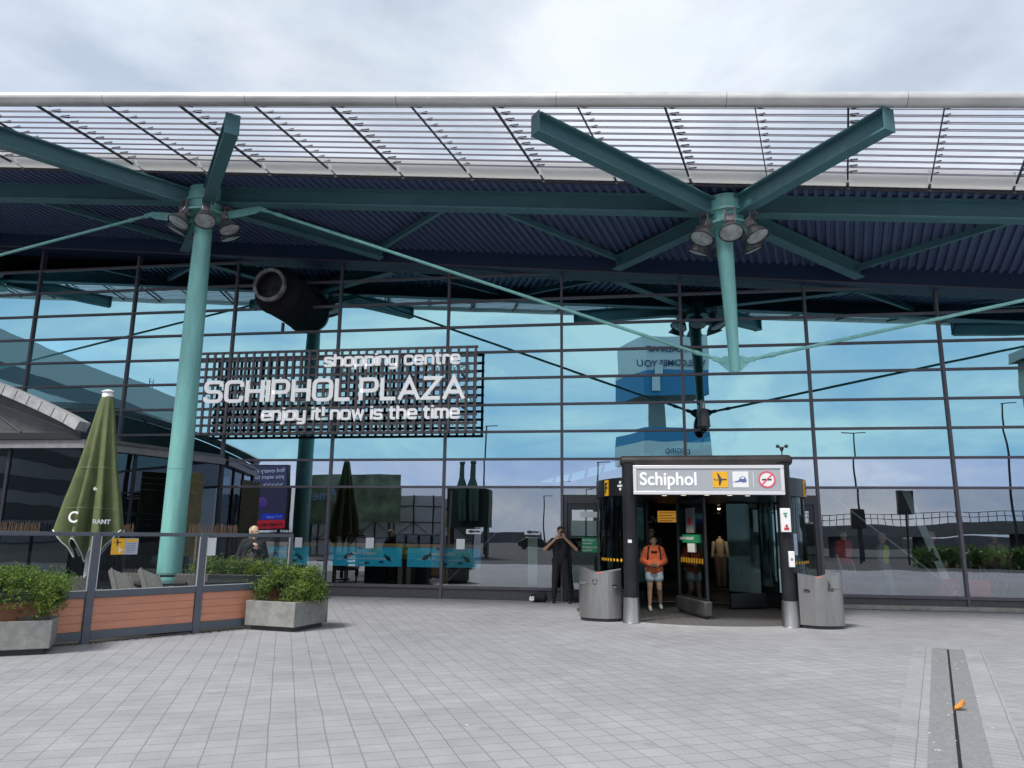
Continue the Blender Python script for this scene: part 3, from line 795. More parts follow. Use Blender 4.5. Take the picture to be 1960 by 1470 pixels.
# ------------------------------------------------------------ entrance portal with the lightbox
pt = thing('entrance_portal', 'dark tubular portal frame carrying the airport name lightbox', 'portal', (3.11, -4.3, 0))
b = MB()
b.tube([(-1.62, 0, 3.055), (-1.58, 0, 3.055), (1.55, 0, 3.065), (1.60, 0, 3.065), (1.64, 0, 3.065)], [.07, .105, .105, .10, .06], 20); b.build('top_bar', mat('portal_brown', (0.03, 0.026, 0.026), .45, .3, var=.5, vscale=2), pt)
for x in (-1.45, 1.45):
    b = MB(); b.tube([(x, 0, .02), (x, 0, 3.0)], .135, 24); b.build('post', PORT, pt)
    b = MB(); b.lathe([(.172, 0.005), (.165, .02), (.145, .46), (.136, .465)], TF((x, 0, 0)), 28); b.build('post_boot', STEEL, pt)
    b = MB(); b.tube([(x, .1, 3.03), (x, 2.2, 3.03)], .06, 12); b.build('tie_arm', DARK, pt)
b = MB()
for x in (-.75, 0, .2, .75): b.box(x-.03, x+.03, -.03, .03, 2.93, 3.0)
b.build('sign_hanger', DARK, pt)
b = MB(); b.box(-1.36, 1.42, -.26, -.06, 2.40, 2.945); bx = b.build('sign_box', WHITE, pt, bevel=.012)
SIGNG = mat('sign_grey', (0.38, 0.40, 0.43), .25, var=.03)
b = MB(); b.box(-1.30, 1.36, -.266, -.25, 2.465, 2.88); b.build('sign_face', SIGNG, pt)
b = MB()
for (x0, x1, z0, z1) in ((-1.37, 1.43, 2.885, 2.952), (-1.37, 1.43, 2.393, 2.46), (-1.37, -1.305, 2.463, 2.882), (1.365, 1.43, 2.463, 2.882)): b.box(x0, x1, -.283, -.23, z0, z1)
b.build('sign_frame', mat('frame_aluminium', (.72, .72, .74), .35, .3), pt, bevel=.006)
text('Schiphol', .345, (-1.25, -.271, 2.575), WHITEL, pt, ext=.003, bold=.008, sx=.93)
b = MB(); b.box(.12, .40, -.273, -.262, 2.53, 2.83); b.build('aircraft_plate', YELLOW, pt, smooth=False)
AIR = [(-.46, .05), (-.40, .06), (-.33, -.02), (-.1, .0), (-.20, .43), (-.12, .43), (.12, .04), (.38, .05), (.46, .0), (.38, -.05), (.12, -.04), (-.02, -.42), (-.10, -.42), (-.1, -.05), (-.34, -.06), (-.40, -.05)]
def icon(poly, cx, cz, s, y, m, parent, nm='pictogram', d=.003, sx=1):
    b = MB(); pp = [(cx+x*s*sx, cz+z*s) for x, z in poly]
    b.prism(pp, y-d, y); return b.build(nm, m, parent, smooth=False)
PICT = mat('pictogram_dark', (0.05, 0.05, 0.06), .5)
icon(AIR, .26, 2.68, .27, -.274, PICT, pt)
b = MB(); b.box(.49, .78, -.273, -.262, 2.53, 2.83); b.build('train_plate', WHITE, pt, smooth=False)
TRN = [(-.44, -.16), (-.1, -.06), (.02, .14), (.16, .2), (.3, .16), (.38, .0), (.4, -.14), (.2, -.2), (.05, -.14), (-.2, -.18)]
icon(TRN, .625, 2.68, .30, -.274, mat('train_blue', (0.10, 0.14, 0.32), .5), pt)
icon([(.02, .0), (.12, .12), (.24, .1), (.26, .0)], .625, 2.69, .30, -.278, WHITE, pt)
b = MB(); b.box(.865, .873, -.27, -.262, 2.53, 2.83); b.build('divider', WHITE, pt, smooth=False)
b = MB(); c0 = (1.115, 2.68)
ring = [(c0[0]+.142*math.cos(a*PI/18), c0[1]+.142*math.sin(a*PI/18)) for a in range(36)]
ribbon(b, ring, .026, -.275, -.262, True)
ribbon(b, [(c0[0]-.10, c0[1]-.10), (c0[0]+.10, c0[1]+.10)], .024, -.2738, -.262)
b.build('no_smoking_ring', mat('sign_red', (0.75, 0.09, 0.13), .4), pt)
b = MB(); b.prism([(c0[0]+.13*math.cos(a*PI/12), c0[1]+.13*math.sin(a*PI/12)) for a in range(24)], -.268, -.262); b.build('no_smoking_disc', WHITE, pt)
b = MB(); b.box(c0[0]-.09, c0[0]+.085, -.2715, -.267, c0[1]-.018, c0[1]+.012); b.build('cigarette', PICT, pt, smooth=False)
# control boxes on the right post
cb = thing('door_control_box', 'tall white control box with green and red buttons on the right portal post', 'control box', (4.545, -4.46, 1.93))
b = MB(); b.box(-.10, .08, -.05, .02, -.22, .22); b.build('case', WHITE, cb, bevel=.01)
b = MB(); b.box(-.05, .02, -.056, -.048, .115, .135); b.build('green_label', GREEN, cb, smooth=False)
b = MB(); b.ball((-.015, -.055, .085), .022); b.build('green_button', GREEN, cb)
b = MB(); b.ball((-.005, -.055, -.10), .024); b.box(-.05, .04, -.056, -.048, -.18, -.135); b.build('red_button', RED, cb)
cb = thing('intercom_box', 'small white push button box on the right portal post below the control box', 'intercom', (4.60, -4.46, 1.22))
b = MB(); b.box(-.05, .055, -.04, .02, -.145, .145); b.build('case', WHITE, cb, bevel=.01)
b = MB(); b.tube([(0, -.045, .0), (0, -.035, .0)], .026, 16); b.build('button', STEELF, cb)
b = MB(); b.box(1.615, 1.69, -4.448, -4.44, 1.48, 1.54); 
o = b.build('sticker', PAPER, None, smooth=False); tag(o, 'small pale sticker on the left portal post', 'sticker')
# wind gauge on the bar
an = thing('wind_sensor', 'small dark two headed sensor on the right end of the portal bar', 'sensor', (4.58, -4.3, 3.165))
b = MB(); b.tube([(0, 0, 0), (0, 0, .12)], .012, 8); b.lathe([(.01, .06), (.045, .13), (.01, .16)], TF(), 12); b.build('stand', BLACK, an)
for x in (-.075, .085):
    b = MB(); b.ball((x, -.02, .17), .036); b.bar((0, 0, .14), (x, -.02, .17), .02, .02); b.build('sensor_cup', BLACK, an)

# ------------------------------------------------------------ revolving door
CX, CY, RR = 3.2, -2.0, 2.2
rd = thing('revolving_door', 'glass revolving door drum with black header ring under the lightbox', 'revolving door', (CX, CY, 0))
half = R(41)
for s in (-1, 1):
    a0, a1 = (-PI/2+half, PI/2-R(30)) if s > 0 else (PI/2+R(30), 3*PI/2-half)
    b = MB(); b.lathe([(RR, .30), (RR, 2.42)], TF(), 28, a0=a0, a1=a1); b.build('curved_glass', GLASS_DRUM, rd)
    b = MB(); b.lathe([(RR-.02, .02), (RR+.02, .02), (RR+.02, .30), (RR-.02, .30)], TF(), 28, a0=a0, a1=a1); b.build('glass_skirt', BLACK, rd)
    for a in (a0, a1):
        b = MB(); b.box(-.05, .05, -.04, .04, 0, 2.42, 0, TF((RR*math.cos(a), RR*math.sin(a), 0), a)); b.build('door_post', BLACK, rd)
    am = a0 if s > 0 else a1; b = MB()
    for j in range(10):
        a = am+s*R(3.3)*(j+1.0); q = Vector(((RR+.012)*math.cos(a), (RR+.012)*math.sin(a), 1.12))
        b.tube([q, q+Vector((math.cos(a)*.004, math.sin(a)*.004, 0))], .032, 10)
    b.build('safety_dots', YELLOW, rd)
    for z in (1.35, 1.95, 2.2):
        a = am+s*R(2.6); q = Vector(((RR+.03)*math.cos(a), (RR+.03)*math.sin(a), z)); T = TF(q, a+PI/2)
        b = MB(); b.box(-.06, .06, -.012, .012, -.018, .018, 0, T); b.box(-.018, .018, -.015, .015, -.07, .07, 0, T); b.build('glass_clamp', STEELF, rd)
HDR = mat('header_black', (0.012, 0.012, 0.014), .3)
b = MB(); b.lathe([(0, 2.43), (RR-.1, 2.43), (RR+.06, 2.43), (RR+.06, 2.80), (RR-.1, 2.82), (0, 2.83)], TF(), 64); b.build('header_ring', HDR, rd)
b = MB()
for a in (-62, -90, -118, -75, -105):
    q = (1.75*math.cos(R(a)), 1.75*math.sin(R(a))); b.lathe([(0, 2.424), (.05, 2.424), (.05, 2.43)], TF((q[0], q[1], 0)), 12)
b.build('downlight', mat('lamp_glow', (.8, .8, .7), .4, emit=(1, .85, .6), es=1.0), rd)
for k, (lx, ly) in enumerate(((2.2, -3.0), (4.1, -3.0))):
    ll = bpy.data.lights.new('door_downlight', 'SPOT'); ll.energy = 60; ll.spot_size = R(120); ll.spot_blend = .6; ll.color = (1, .9, .75); ll.shadow_soft_size = .06
    lo_ = bpy.data.objects.new('door_downlight', ll); COL.objects.link(lo_); lo_.location = (lx, ly, 2.40)
# F and symbols on the header
for s, a in ((-1, R(208)), (1, R(-24))):
    q = Vector(((RR+.065)*math.cos(a), (RR+.065)*math.sin(a), 2.61)); T = TF(q, a+PI/2)
    b = MB(); b.box(-.075, .075, -.012, .012, -.165, .165, 0, T); b.build('letter_plate', YELLOW, rd, smooth=False)
    n_ = Vector((math.cos(a), math.sin(a), 0)); tdir = Vector((-n_.y, n_.x, 0))
    text('F', .30, q+n_*.015-tdir*.06+Vector((0, 0, -.105)), BLACK, rd, bold=.008, rz=a+PI/2, sx=.8)
    if s < 0:
        a2 = R(221); q = Vector(((RR+.062)*math.cos(a2), (RR+.062)*math.sin(a2), 2.63)); T = TF(q, a2+PI/2)
        b = MB(); b.box(-.09, .09, -.008, .008, -.02, .02, 0, T); b.lathe([(0, 0), (.03, 0), (.03, .014), (0, .014)], T @ TF((0, 0, .07), 0, PI/2), 12); b.lathe([(0, 0), (.03, 0), (.03, .014), (0, .014)], T @ TF((0, 0, -.07), 0, PI/2), 12)
        b.build('header_symbol', WHITE, rd)
# moving wing
p0 = Vector((2.74-CX, -1.95-CY, 0)); p1 = Vector((3.17-CX, -3.42-CY, 0)); dw = (p1-p0).normalized()
b = MB(); b.add([p0+Vector((0, 0, .35)), p1+Vector((0, 0, .35)), p1+Vector((0, 0, 2.38)), p0+Vector((0, 0, 2.38))], [(0, 1, 2, 3)]); b.build('wing_glass', GLASS_DRUM, rd, smooth=False)
b = MB()
for p in (p0, p1): b.bar(p, p+Vector((0, 0, 2.4)), .05, .05, up=dw)
b.bar(p0+Vector((0, 0, 2.36)), p1+Vector((0, 0, 2.36)), .05, .07); b.bar(p0+Vector((0, 0, .36)), p1+Vector((0, 0, .36)), .05, .05)
b.build('wing_frame', DARK, rd, smooth=False)
b = MB(); b.bar(p0-dw*.05+Vector((0, 0, .20)), p1+dw*.05+Vector((0, 0, .20)), .16, .30); b.build('wing_bumper', mat('bumper_rubber', (.07, .07, .075), .5, var=.2), rd, bevel=.03)
nw = Vector((dw.y, -dw.x, 0))
if nw.y > 0: nw = -nw
nw = Vector((-abs(dw.y), dw.x*(-1 if dw.y > 0 else 1), 0))
ang_w = math.atan2(dw.y, dw.x)
def onwing(t_, z, wd, h, m, nm, th=.02):
    c = p0+(p1-p0)*t_+Vector((0, 0, z)); T = TF(c, ang_w)
    b = MB(); b.box(-wd/2, wd/2, -th, th, -h/2, h/2, 0, T); return b.build(nm, m, rd, smooth=False)
onwing(.5, 1.95, .45, .52, mat('notice_grey', (.22, .23, .25), .6), 'wing_notice')
onwing(.5, 1.93, .16, .16, RED, 'no_entry_disc', .026)
onwing(.52, 1.57, 1.0, .17, GREEN, 'emergency_label', .024)
text('PUSH IN EMERGENCY', .085, p0+(p1-p0)*.12+Vector((-.03, 0, 1.545)), WHITEL, rd, rz=ang_w, ext=.002)
onwing(.52, 1.38, .40, .18, PAPER, 'paper_notice')
b = MB()
for j in range(9):
    c = p0+(p1-p0)*(.12+j*.095)+Vector((0, 0, 1.12)); T = TF(c, ang_w); b.box(-.025, .025, -.012, .012, -.05, .05, 0, T)
b.build('wing_dots', YELLOW, rd, smooth=False)
# second wing further in, nearly edge on
q0 = Vector((3.9-CX, -1.2-CY, 0)); q1 = Vector((4.75-CX, -.75-CY, 0))
b = MB(); b.add([q0+Vector((0, 0, .3)), q1+Vector((0, 0, .3)), q1+Vector((0, 0, 2.38)), q0+Vector((0, 0, 2.38))], [(0, 1, 2, 3)]); b.build('rear_wing_glass', GLASS_DRUM, rd, smooth=False)
b = MB(); b.bar(q0, q0+Vector((0, 0, 2.4)), .06, .06); b.bar(q1, q1+Vector((0, 0, 2.4)), .06, .06); b.bar(q0+Vector((0, 0, .2)), q1+Vector((0, 0, .2)), .1, .3); b.build('rear_wing_frame', DARK, rd, smooth=False)
# notice on the right glass
b = MB(); a = R(-40); T = TF(((RR+.02)*math.cos(a), (RR+.02)*math.sin(a), 1.48), a+PI/2); b.box(-.09, .09, -.004, .004, -.21, .21, 0, T); b.build('glass_notice', mat('notice_blue', (.45, .52, .66), .6), rd, smooth=False)
# mat floor with its metal edge
b = MB(); b.lathe([(0, 0.008), (2.62, 0.008), (2.62, 0)], TF((3.11, -2.04, 0)), 64)
MATF = bpy.data.materials.new('door_mat'); MATF.use_nodes = True; t = MATF.node_tree; bs = t.nodes['Principled BSDF']
tcn = t.nodes.new('ShaderNodeTexCoord'); ck = t.nodes.new('ShaderNodeTexBrick'); ck.offset = .5
ck.inputs['Scale'].default_value = 1; ck.inputs['Brick Width'].default_value = .36; ck.inputs['Row Height'].default_value = .055; ck.inputs['Mortar Size'].default_value = .012
ck.inputs['Color1'].default_value = (.03, .03, .033, 1); ck.inputs['Color2'].default_value = (.045, .045, .05, 1); ck.inputs['Mortar'].default_value = (.10, .10, .105, 1)
t.links.new(tcn.outputs['Object'], ck.inputs['Vector']); t.links.new(ck.outputs['Color'], bs.inputs['Base Color']); bs.inputs['Roughness'].default_value = .8
tag(b.build('entrance_mat', MATF), kind='structure')
b = MB(); b.lathe([(2.62, 0), (2.62, .016), (2.66, .016), (2.66, 0)], TF((3.11, -2.04, 0)), 80)
tag(b.build('threshold_strip', mat('threshold', (.55, .55, .55), .4, .6)), kind='structure')
# ------------------------------------------------------------ side doors in the facade
def side_door(x0, x1, label, flip):
    t = thing('swing_door', label, 'door', ((x0+x1)/2, -.03, 0)); h = (x1-x0)/2
    b = MB()
    b.box(-h, -h+.09, -.06, .06, 0, 2.62); b.box(h-.09, h, -.06, .06, 0, 2.62); b.box(-h+.09, h-.09, -.06, .06, 2.40, 2.62); b.box(-h+.09, h-.09, -.06, .06, .0, .04)
    b.build('door_frame', mat('door_frame', (.045, .048, .058), .4), t, bevel=.006)
    b = MB(); 
    for q in ((-h+.10, -h+.20, .06, 2.39), (h-.20, h-.10, .06, 2.39)): b.box(q[0], q[1], -.045, .03, q[2], q[3])
    b.box(-h+.2, h-.2, -.045, .03, 2.25, 2.39); b.box(-h+.2, h-.2, -.045, .03, .06, .30)
    b.build('door_leaf', DARK, t, bevel=.004)
    b = MB(); b.add([(-h+.2, -.01, .3), (h-.2, -.01, .3), (h-.2, -.01, 2.25), (-h+.2, -.01, 2.25)], [(0, 1, 2, 3)]); b.build('door_glass', GLASS_LO, t, smooth=False)
    b = MB(); b.box(-h+.18, h-.12, -.052, -.046, .45, 1.98); 
    b.build('frosted_film', glass('film'+str(x0), (.5, .55, .55), (.45, .55, .52), .10), t, smooth=False)
    if not flip:
        b = MB(); b.box(-.02, h-.1, -.062, -.055, 1.20, 1.56); b.build('emergency_sign', GREEN, t, smooth=False)
        for k, s in enumerate(('Beschadiging', 'vrijmelden', 'Emergency exit', 'keep clear')): text(s, .068, (.0, -.064, 1.48-k*.075-(.02 if k > 1 else 0)), WHITEL, t, ext=.001, sx=.85)
        b = MB(); b.box(-.06, h-.1, -.062, -.055, 2.06, 2.2); b.build('door_label', PAPER, t, smooth=False)
    return t
side_door(.05, .99, 'dark framed glass swing door with green sign left of the revolving door', False)
side_door(5.44, 6.2, 'dark framed glass door right of the revolving door', True)

# ------------------------------------------------------------ security camera on its post
cc = thing('security_camera', 'grey dome security camera on a post above the entrance', 'camera', (3.55, -.10, 3.1))
b = MB(); b.bar((0, 0, 0), (0, 0, 1.75), .075, .075); b.build('post', FRAME, cc)
b = MB(); b.tube([(0, -.02, 1.62), (0, -.10, 1.76), (0, -.22, 1.84), (0, -.36, 1.84), (0, -.44, 1.76), (0, -.46, 1.6)], [.04, .04, .04, .04, .045, .05], 12); b.build('gooseneck', STEELF, cc)
b = MB(); b.lathe([(0, 1.62), (.06, 1.62), (.12, 1.50), (.148, 1.36), (.15, 1.22), (.16, 1.20), (.16, 1.17), (.14, 1.16)], TF((0, -.46, 0)), 24); b.build('housing', mat('camera_grey', (.10, .095, .105), .4, .3), cc)
b = MB(); b.ball((0, -.46, 1.16), .125, (1, 1, 1.0)); b.build('dome', mat('dome_dark', (.03, .03, .035), .08), cc)

# ------------------------------------------------------------ stainless litter bins
def bin_(loc, rz, mirror, label):
    t = thing('litter_bin', label, 'bin', loc, rz, 'stainless steel litter bins beside the entrance')
    s = -1 if mirror else 1
    # plan: flat end on +x side, curved belly on -x side
    def outline(g=0):
        pts = [(.30*s, -.33+g), (.30*s-.0*s, .30-g)]
        pts = [(s*(.17-g), -.36+g), (s*(.42-g), -.20), (s*(.42-g), .32-g)]
        n = 14
        for i in range(n+1):
            a = i/n; 
            x = .30-.80*math.sin(PI/2*a)**1.0; y = .32-.0-(.0)*a
            ang = PI/2+a*PI/2
            pts.append((s*(-.02+(.36-g)*math.cos(ang)*1.0-.02), (-.02)+(.34-g)*math.sin(ang)))
        for i in range(1, n):
            a = i/n; p0_, p1_, p2_ = Vector((-.40+g, -.02)), Vector((-.34+g, -.37+g)), Vector((.17-g, -.36+g))
            q = p0_*(1-a)**2+p1_*2*a*(1-a)+p2_*a*a; pts.append((s*q.x, q.y))
        return pts
    ol = outline(); n = len(ol)
    if s < 0: ol = ol[::-1]
    def ztop(x, y):
        u = (x*s+.40)/.82
        return .97+.05*(1-u)-.17*math.sin(PI*min(1, max(0, (u-.0)/.95)))**1.3*.62
    b = MB()
    vs = [(x, y, .06) for x, y in ol]+[(x, y, ztop(x, y)) for x, y in ol]
    b.add(vs, [(i, (i+1) % n, (i+1) % n+n, i+n) for i in range(n)]+[tuple(range(n-1, -1, -1))]); b.build('shell', STEEL, t, angle=25)
    # saddle top as strips
    b = MB(); m_ = 14; vs = []
    xs = [min(p_[0] for p_ in ol)+.004+(max(p_[0] for p_ in ol)-min(p_[0] for p_ in ol)-.008)*i/m_ for i in range(m_+1)]
    def yr(x):
        ys = []
        for i in range(n):
            (xa, ya), (xb, yb) = ol[i], ol[(i+1) % n]
            if (xa-x)*(xb-x) <= 0 and abs(xa-xb) > 1e-9: ys.append(ya+(yb-ya)*(x-xa)/(xb-xa))
        return (min(ys), max(ys)) if ys else (0, 0)
    for x in xs:
        y0_, y1_ = yr(x); vs += [(x, y0_, ztop(x, y0_)-.012), (x, y1_, ztop(x, y1_)-.012)]
    b.add(vs, [(2*i, 2*i+1, 2*i+3, 2*i+2) for i in range(m_)])
    b.build('top', mat('bin_top', (.30, .31, .33), .4, .6), t)
    b = MB(); b.plan([(x*.93, y*.93) for x, y in ol], 0.0, .062); b.build('base', DARK, t, smooth=False)
    b = MB(); b.tube([(-.06*s, .02, .885), (.0*s, .02, .883), (.06*s, .02, .885)], .013, 8); b.build('cigarette_slot', mat('orange_red', (.75, .12, .04), .5), t)
    # oval handle hole on the flat facet
    pA = Vector((s*.17, -.36)); pB = Vector((s*.42, -.20)); mid = (pA+pB)/2; dd = (pB-pA).normalized(); nn = Vector((dd.y, -dd.x))*s
    a_ = math.atan2(dd.y, dd.x)
    b = MB(); T = TF((mid.x+nn.x*.004, mid.y+nn.y*.004, .66), a_)
    el = [(.055*max(-1, min(1, 1.3*math.cos(k*PI/12))), .032*math.sin(k*PI/12)) for k in range(24)]
    b.prism(el, -.004, .006, T); b.build('handle_recess', BLACK, t)
    b = MB(); T = TF((mid.x+nn.x*.006, mid.y+nn.y*.006, .645), a_); b.prism([(x*.8, z*.5) for x, z in el], -.008, .004, T); b.build('handle_lip', STEELF, t)
    return t, s
t, s = bin_((1.05, -3.98, 0), 0, False, 'stainless bin left of the portal with a recycling mark on its curved belly')
def on_belly(t, s, u, z, poly, sc, m, nm):
    p0_, p1_, p2_ = Vector((-.40, -.02)), Vector((-.34, -.37)), Vector((.17, -.36))
    q = p0_*(1-u)**2+p1_*2*u*(1-u)+p2_*u*u; d = (2*(1-u)*(p1_-p0_)+2*u*(p2_-p1_)).normalized()
    nrm = Vector((d.y, -d.x)); q = q+nrm*.006
    a = math.atan2(d.y, d.x)
    if s < 0: q.x = -q.x; a = -a
    b = MB(); T = TF((q.x, q.y, z), a)
    for pl, cl, th in poly: ribbon(b, [(x*sc, zz*sc) for x, zz in pl], th*sc, -.004, .004, cl, 0, T)
    return b.build(nm, m, t, smooth=False)
ETCH = mat('etched_dark', (.06, .06, .065), .6)
tri = [([(.5*math.cos(PI/2+k*2*PI/3+.35), .5*math.sin(PI/2+k*2*PI/3+.35)), (.5*math.cos(PI/2+k*2*PI/3+1.75), .5*math.sin(PI/2+k*2*PI/3+1.75))], False, .18) for k in range(3)]
on_belly(t, s, .72, .74, tri, .11, ETCH, 'recycling_mark')
b_ = on_belly(t, s, .40, .72, [([(-.9, 0), (.9, 0)], False, .10), ([(-.9, -.2), (.4, -.2)], False, .08)], .13, mat('etched_soft', (.2, .2, .2), .6), 'etched_text')
t, s = bin_((5.12, -4.22, 0), 0, True, 'stainless bin right of the portal with a litter figure on its curved belly')
man_ = [([(0, .5), (0, .1), (-.14, -.5)], False, .16), ([(0, .1), (.14, -.5)], False, .14), ([(0, .4), (.25, .1)], False, .1), ([(.3, -.5), (.34, -.1)], False, .06), ([(.3, -.5), (.5, -.5), (.54, -.1)], False, .06), ([(-.02, .62), (.02, .72)], False, .16)]
on_belly(t, s, .72, .74, man_, .15, ETCH, 'litter_figure')
on_belly(t, s, .36, .70, [([(-.9, 0), (.9, 0)], False, .10)], .15, MATS['etched_soft'], 'etched_text')

# ------------------------------------------------------------ restaurant pavilion at the left
pv = thing('restaurant_pavilion', 'low glass restaurant pavilion with vaulted grey roof joined to the facade', 'pavilion', (-9.6, 0, 0))
def V(x, y): return (x+9.6, y)
C0, C1, C2 = (-9.40, -.04), (-10.55, -3.95), (-19.5, -4.3)
ZF = 3.42
FASC = mat('fascia_metal', (.30, .285, .30), .5, .3, var=.2, vscale=6)
GREYM = mat('roof_metal', (.16, .16, .17), .45, .4, var=.2, vscale=2)
def wallseg(a, c, z0, z1, th, m, nm, out=0.0, **k):
    b = MB(); a = Vector((*V(*a), 0)); c = Vector((*V(*c), 0)); b.bar(a+Vector((0, 0, (z0+z1)/2)), c+Vector((0, 0, (z0+z1)/2)), th, z1-z0)
    return b.build(nm, m, pv, smooth=False, **k)
wallseg(C0, C1, ZF, ZF+.17, .30, FASC, 'fascia'); wallseg((-10.42, -3.96), C2, ZF, ZF+.19, .32, FASC, 'fascia')
wallseg((-10.5, -3.93), C2, ZF+.193, ZF+.34, .5, mat('gutter_black', (.02, .02, .024), .5), 'gutter')
wallseg((-9.5, -.1), (-10.42, -3.6), ZF+.173, ZF+.25, .42, GREYM, 'gutter')
b = MB(); b.add([(*V(*p_), ZF+.12) for p_ in ((-9.42, -.1), (-10.5, -3.95), (-19.5, -4.2), (-19.5, -.1))], [(0, 1, 2, 3)]); b.build('flat_roof', GREYM, pv, smooth=False)
def vglass(a, c, z0, z1):
    b = MB(); b.add([(*V(*a), z0), (*V(*c), z0), (*V(*c), z1), (*V(*a), z1)], [(0, 1, 2, 3)]); return b.build('pavilion_glass', GLASS_DARK, pv, smooth=False)
def lerp(a, c, t): return (a[0]+(c[0]-a[0])*t, a[1]+(c[1]-a[1])*t)
for k in range(3): vglass(lerp(C0, C1, k/3), lerp(C0, C1, (k+1)/3), .1, ZF)
for k in range(5): vglass(lerp(C1, C2, k/5), lerp(C1, C2, (k+1)/5), .1, ZF)
for a, c, n in ((C0, C1, 3), (C1, C2, 5)):
    for k in range(n+1):
        p_ = lerp(a, c, k/n); x, y = V(*p_); b = MB(); b.box(x-.035, x+.035, y-.035, y+.035, 0, ZF-.003); b.build('window_post', DARK, pv)
wallseg(C0, C1, 0, .12, .1, DARK, 'sill'); wallseg(C1, C2, 0, .13, .1, DARK, 'sill')
# inner screen of wooden boards, seen through the glass
b = MB()
for k in range(14): b.box(.25, .30, -2.1, -1.0, 1.0+k*.15, 1.0+k*.15+.143)
b.build('wood_screen', mat('wood_screen', (.20, .18, .09), .7, var=.3, vscale=3), pv)
b = MB(); b.box(-9.6, -.1, -.3, -.25, 0, 3.4); b.box(-9.9, -.6, -3.9, -.3, .0, .012); b.build('inner_wall', INT, pv, smooth=False)
# vaulted roof end: arched fascia with grey infill
arc = []
for k in range(25):
    t_ = k/24; x = -10.55-t_*8.0; z = 3.80+2.0*math.sin(PI/2*min(1, t_*1.02))**.92
    arc.append((x+9.6, z))
b = MB(); n = len(arc)
vs = []
for (x, z) in arc:
    i = arc.index((x, z)); a = Vector(arc[max(0, i-1)]); c = Vector(arc[min(n-1, i+1)]); d = (c-a).normalized(); nn = Vector((d.y, -d.x))
    if nn.y < 0: nn = -nn
    o_ = Vector((x, z))+nn*.22
    for (px, pz) in ((x, z), (o_.x, o_.y)):
        for y in (-4.3, -3.95): vs.append((px, y, pz))
fs = []
for i in range(n-1):
    o_ = i*4; e = o_+4; fs += [(o_, e, e+2, o_+2), (o_+1, o_+3, e+3, e+1), (o_, o_+1, e+1, e), (o_+2, e+2, e+3, o_+3)]
fs += [(0, 2, 3, 1), ((n-1)*4, (n-1)*4+1, (n-1)*4+3, (n-1)*4+2)]
b.add(vs, fs); b.build('vault_roof', mat('vault_edge', (.42, .42, .43), .6, var=.25, vscale=5), pv, angle=50)
b = MB()
for i in range(0, n-1, 1):
    x, z = arc[i]; a = Vector(arc[max(0, i-1)]); c = Vector(arc[min(n-1, i+1)]); d = (c-a).normalized(); nn = Vector((d.y, -d.x)); nn = nn if nn.y > 0 else -nn
    b.bar((x, -4.305, z), (x+nn.x*.225, -4.305, z+nn.y*.225), .010, .012, up=(0, 1, 0))
b.build('vault_joint', FASC, pv, smooth=False)
b = MB(); poly = [(x, z-.02) for x, z in arc]+[(arc[-1][0], 3.78), (arc[0][0]-.05, 3.78)]
b.prism(poly, -3.9, -3.86); b.build('vault_infill', mat('vault_grey', (.11, .11, .115), .55, var=.3, vscale=1.5), pv, smooth=False)
b = MB()
for a, c in (((-1.3, 3.82), (-4.6, 4.9)), ((-2.6, 3.8), (-5.2, 5.4)), ((-.95, 3.8), (-9, 3.86))): b.bar((a[0], -3.92, a[1]), (c[0], -3.92, c[1]), .03, .035)
b.build('infill_rib', GREYM, pv, smooth=False)
# reed strip on the pavilion sill
def reeds(x0, x1, y, label, n):
    b = MB()
    for k in range(n):
        x = x0+(x1-x0)*k/n+random.uniform(-.01, .01); h = random.uniform(.20, .27)
        b.tube([(x, y, 0), (x+random.uniform(-.02, .02), y+random.uniform(-.02, .02), h)], .007, 5)
    b.bar((x0, y, -.0), (x1, y, .0), .04, .05)
    for k in range(int((x1-x0)//1.2)+1): xx = x0+.2+k*1.2; b.bar((xx, y, -1.5), (xx, y, 0), .05, .05, up=(0, 1, 0))
    o = b.build('reed_screen', mat('reed_brown', (.16, .10, .065), .8, var=.3)); o.location = (0, 0, 1.52)
    tag(o, label, 'screen')
reeds(-14.5, -10.9, -4.5, 'brown reed strip along the pavilion glass left of the parasol', 110)
reeds(-9.9, -8.9, -4.2, 'short brown reed strip between the parasol and the teal column', 30)
reeds(-7.75, -6.6, -4.0, 'short brown reed strip right of the teal column', 34)

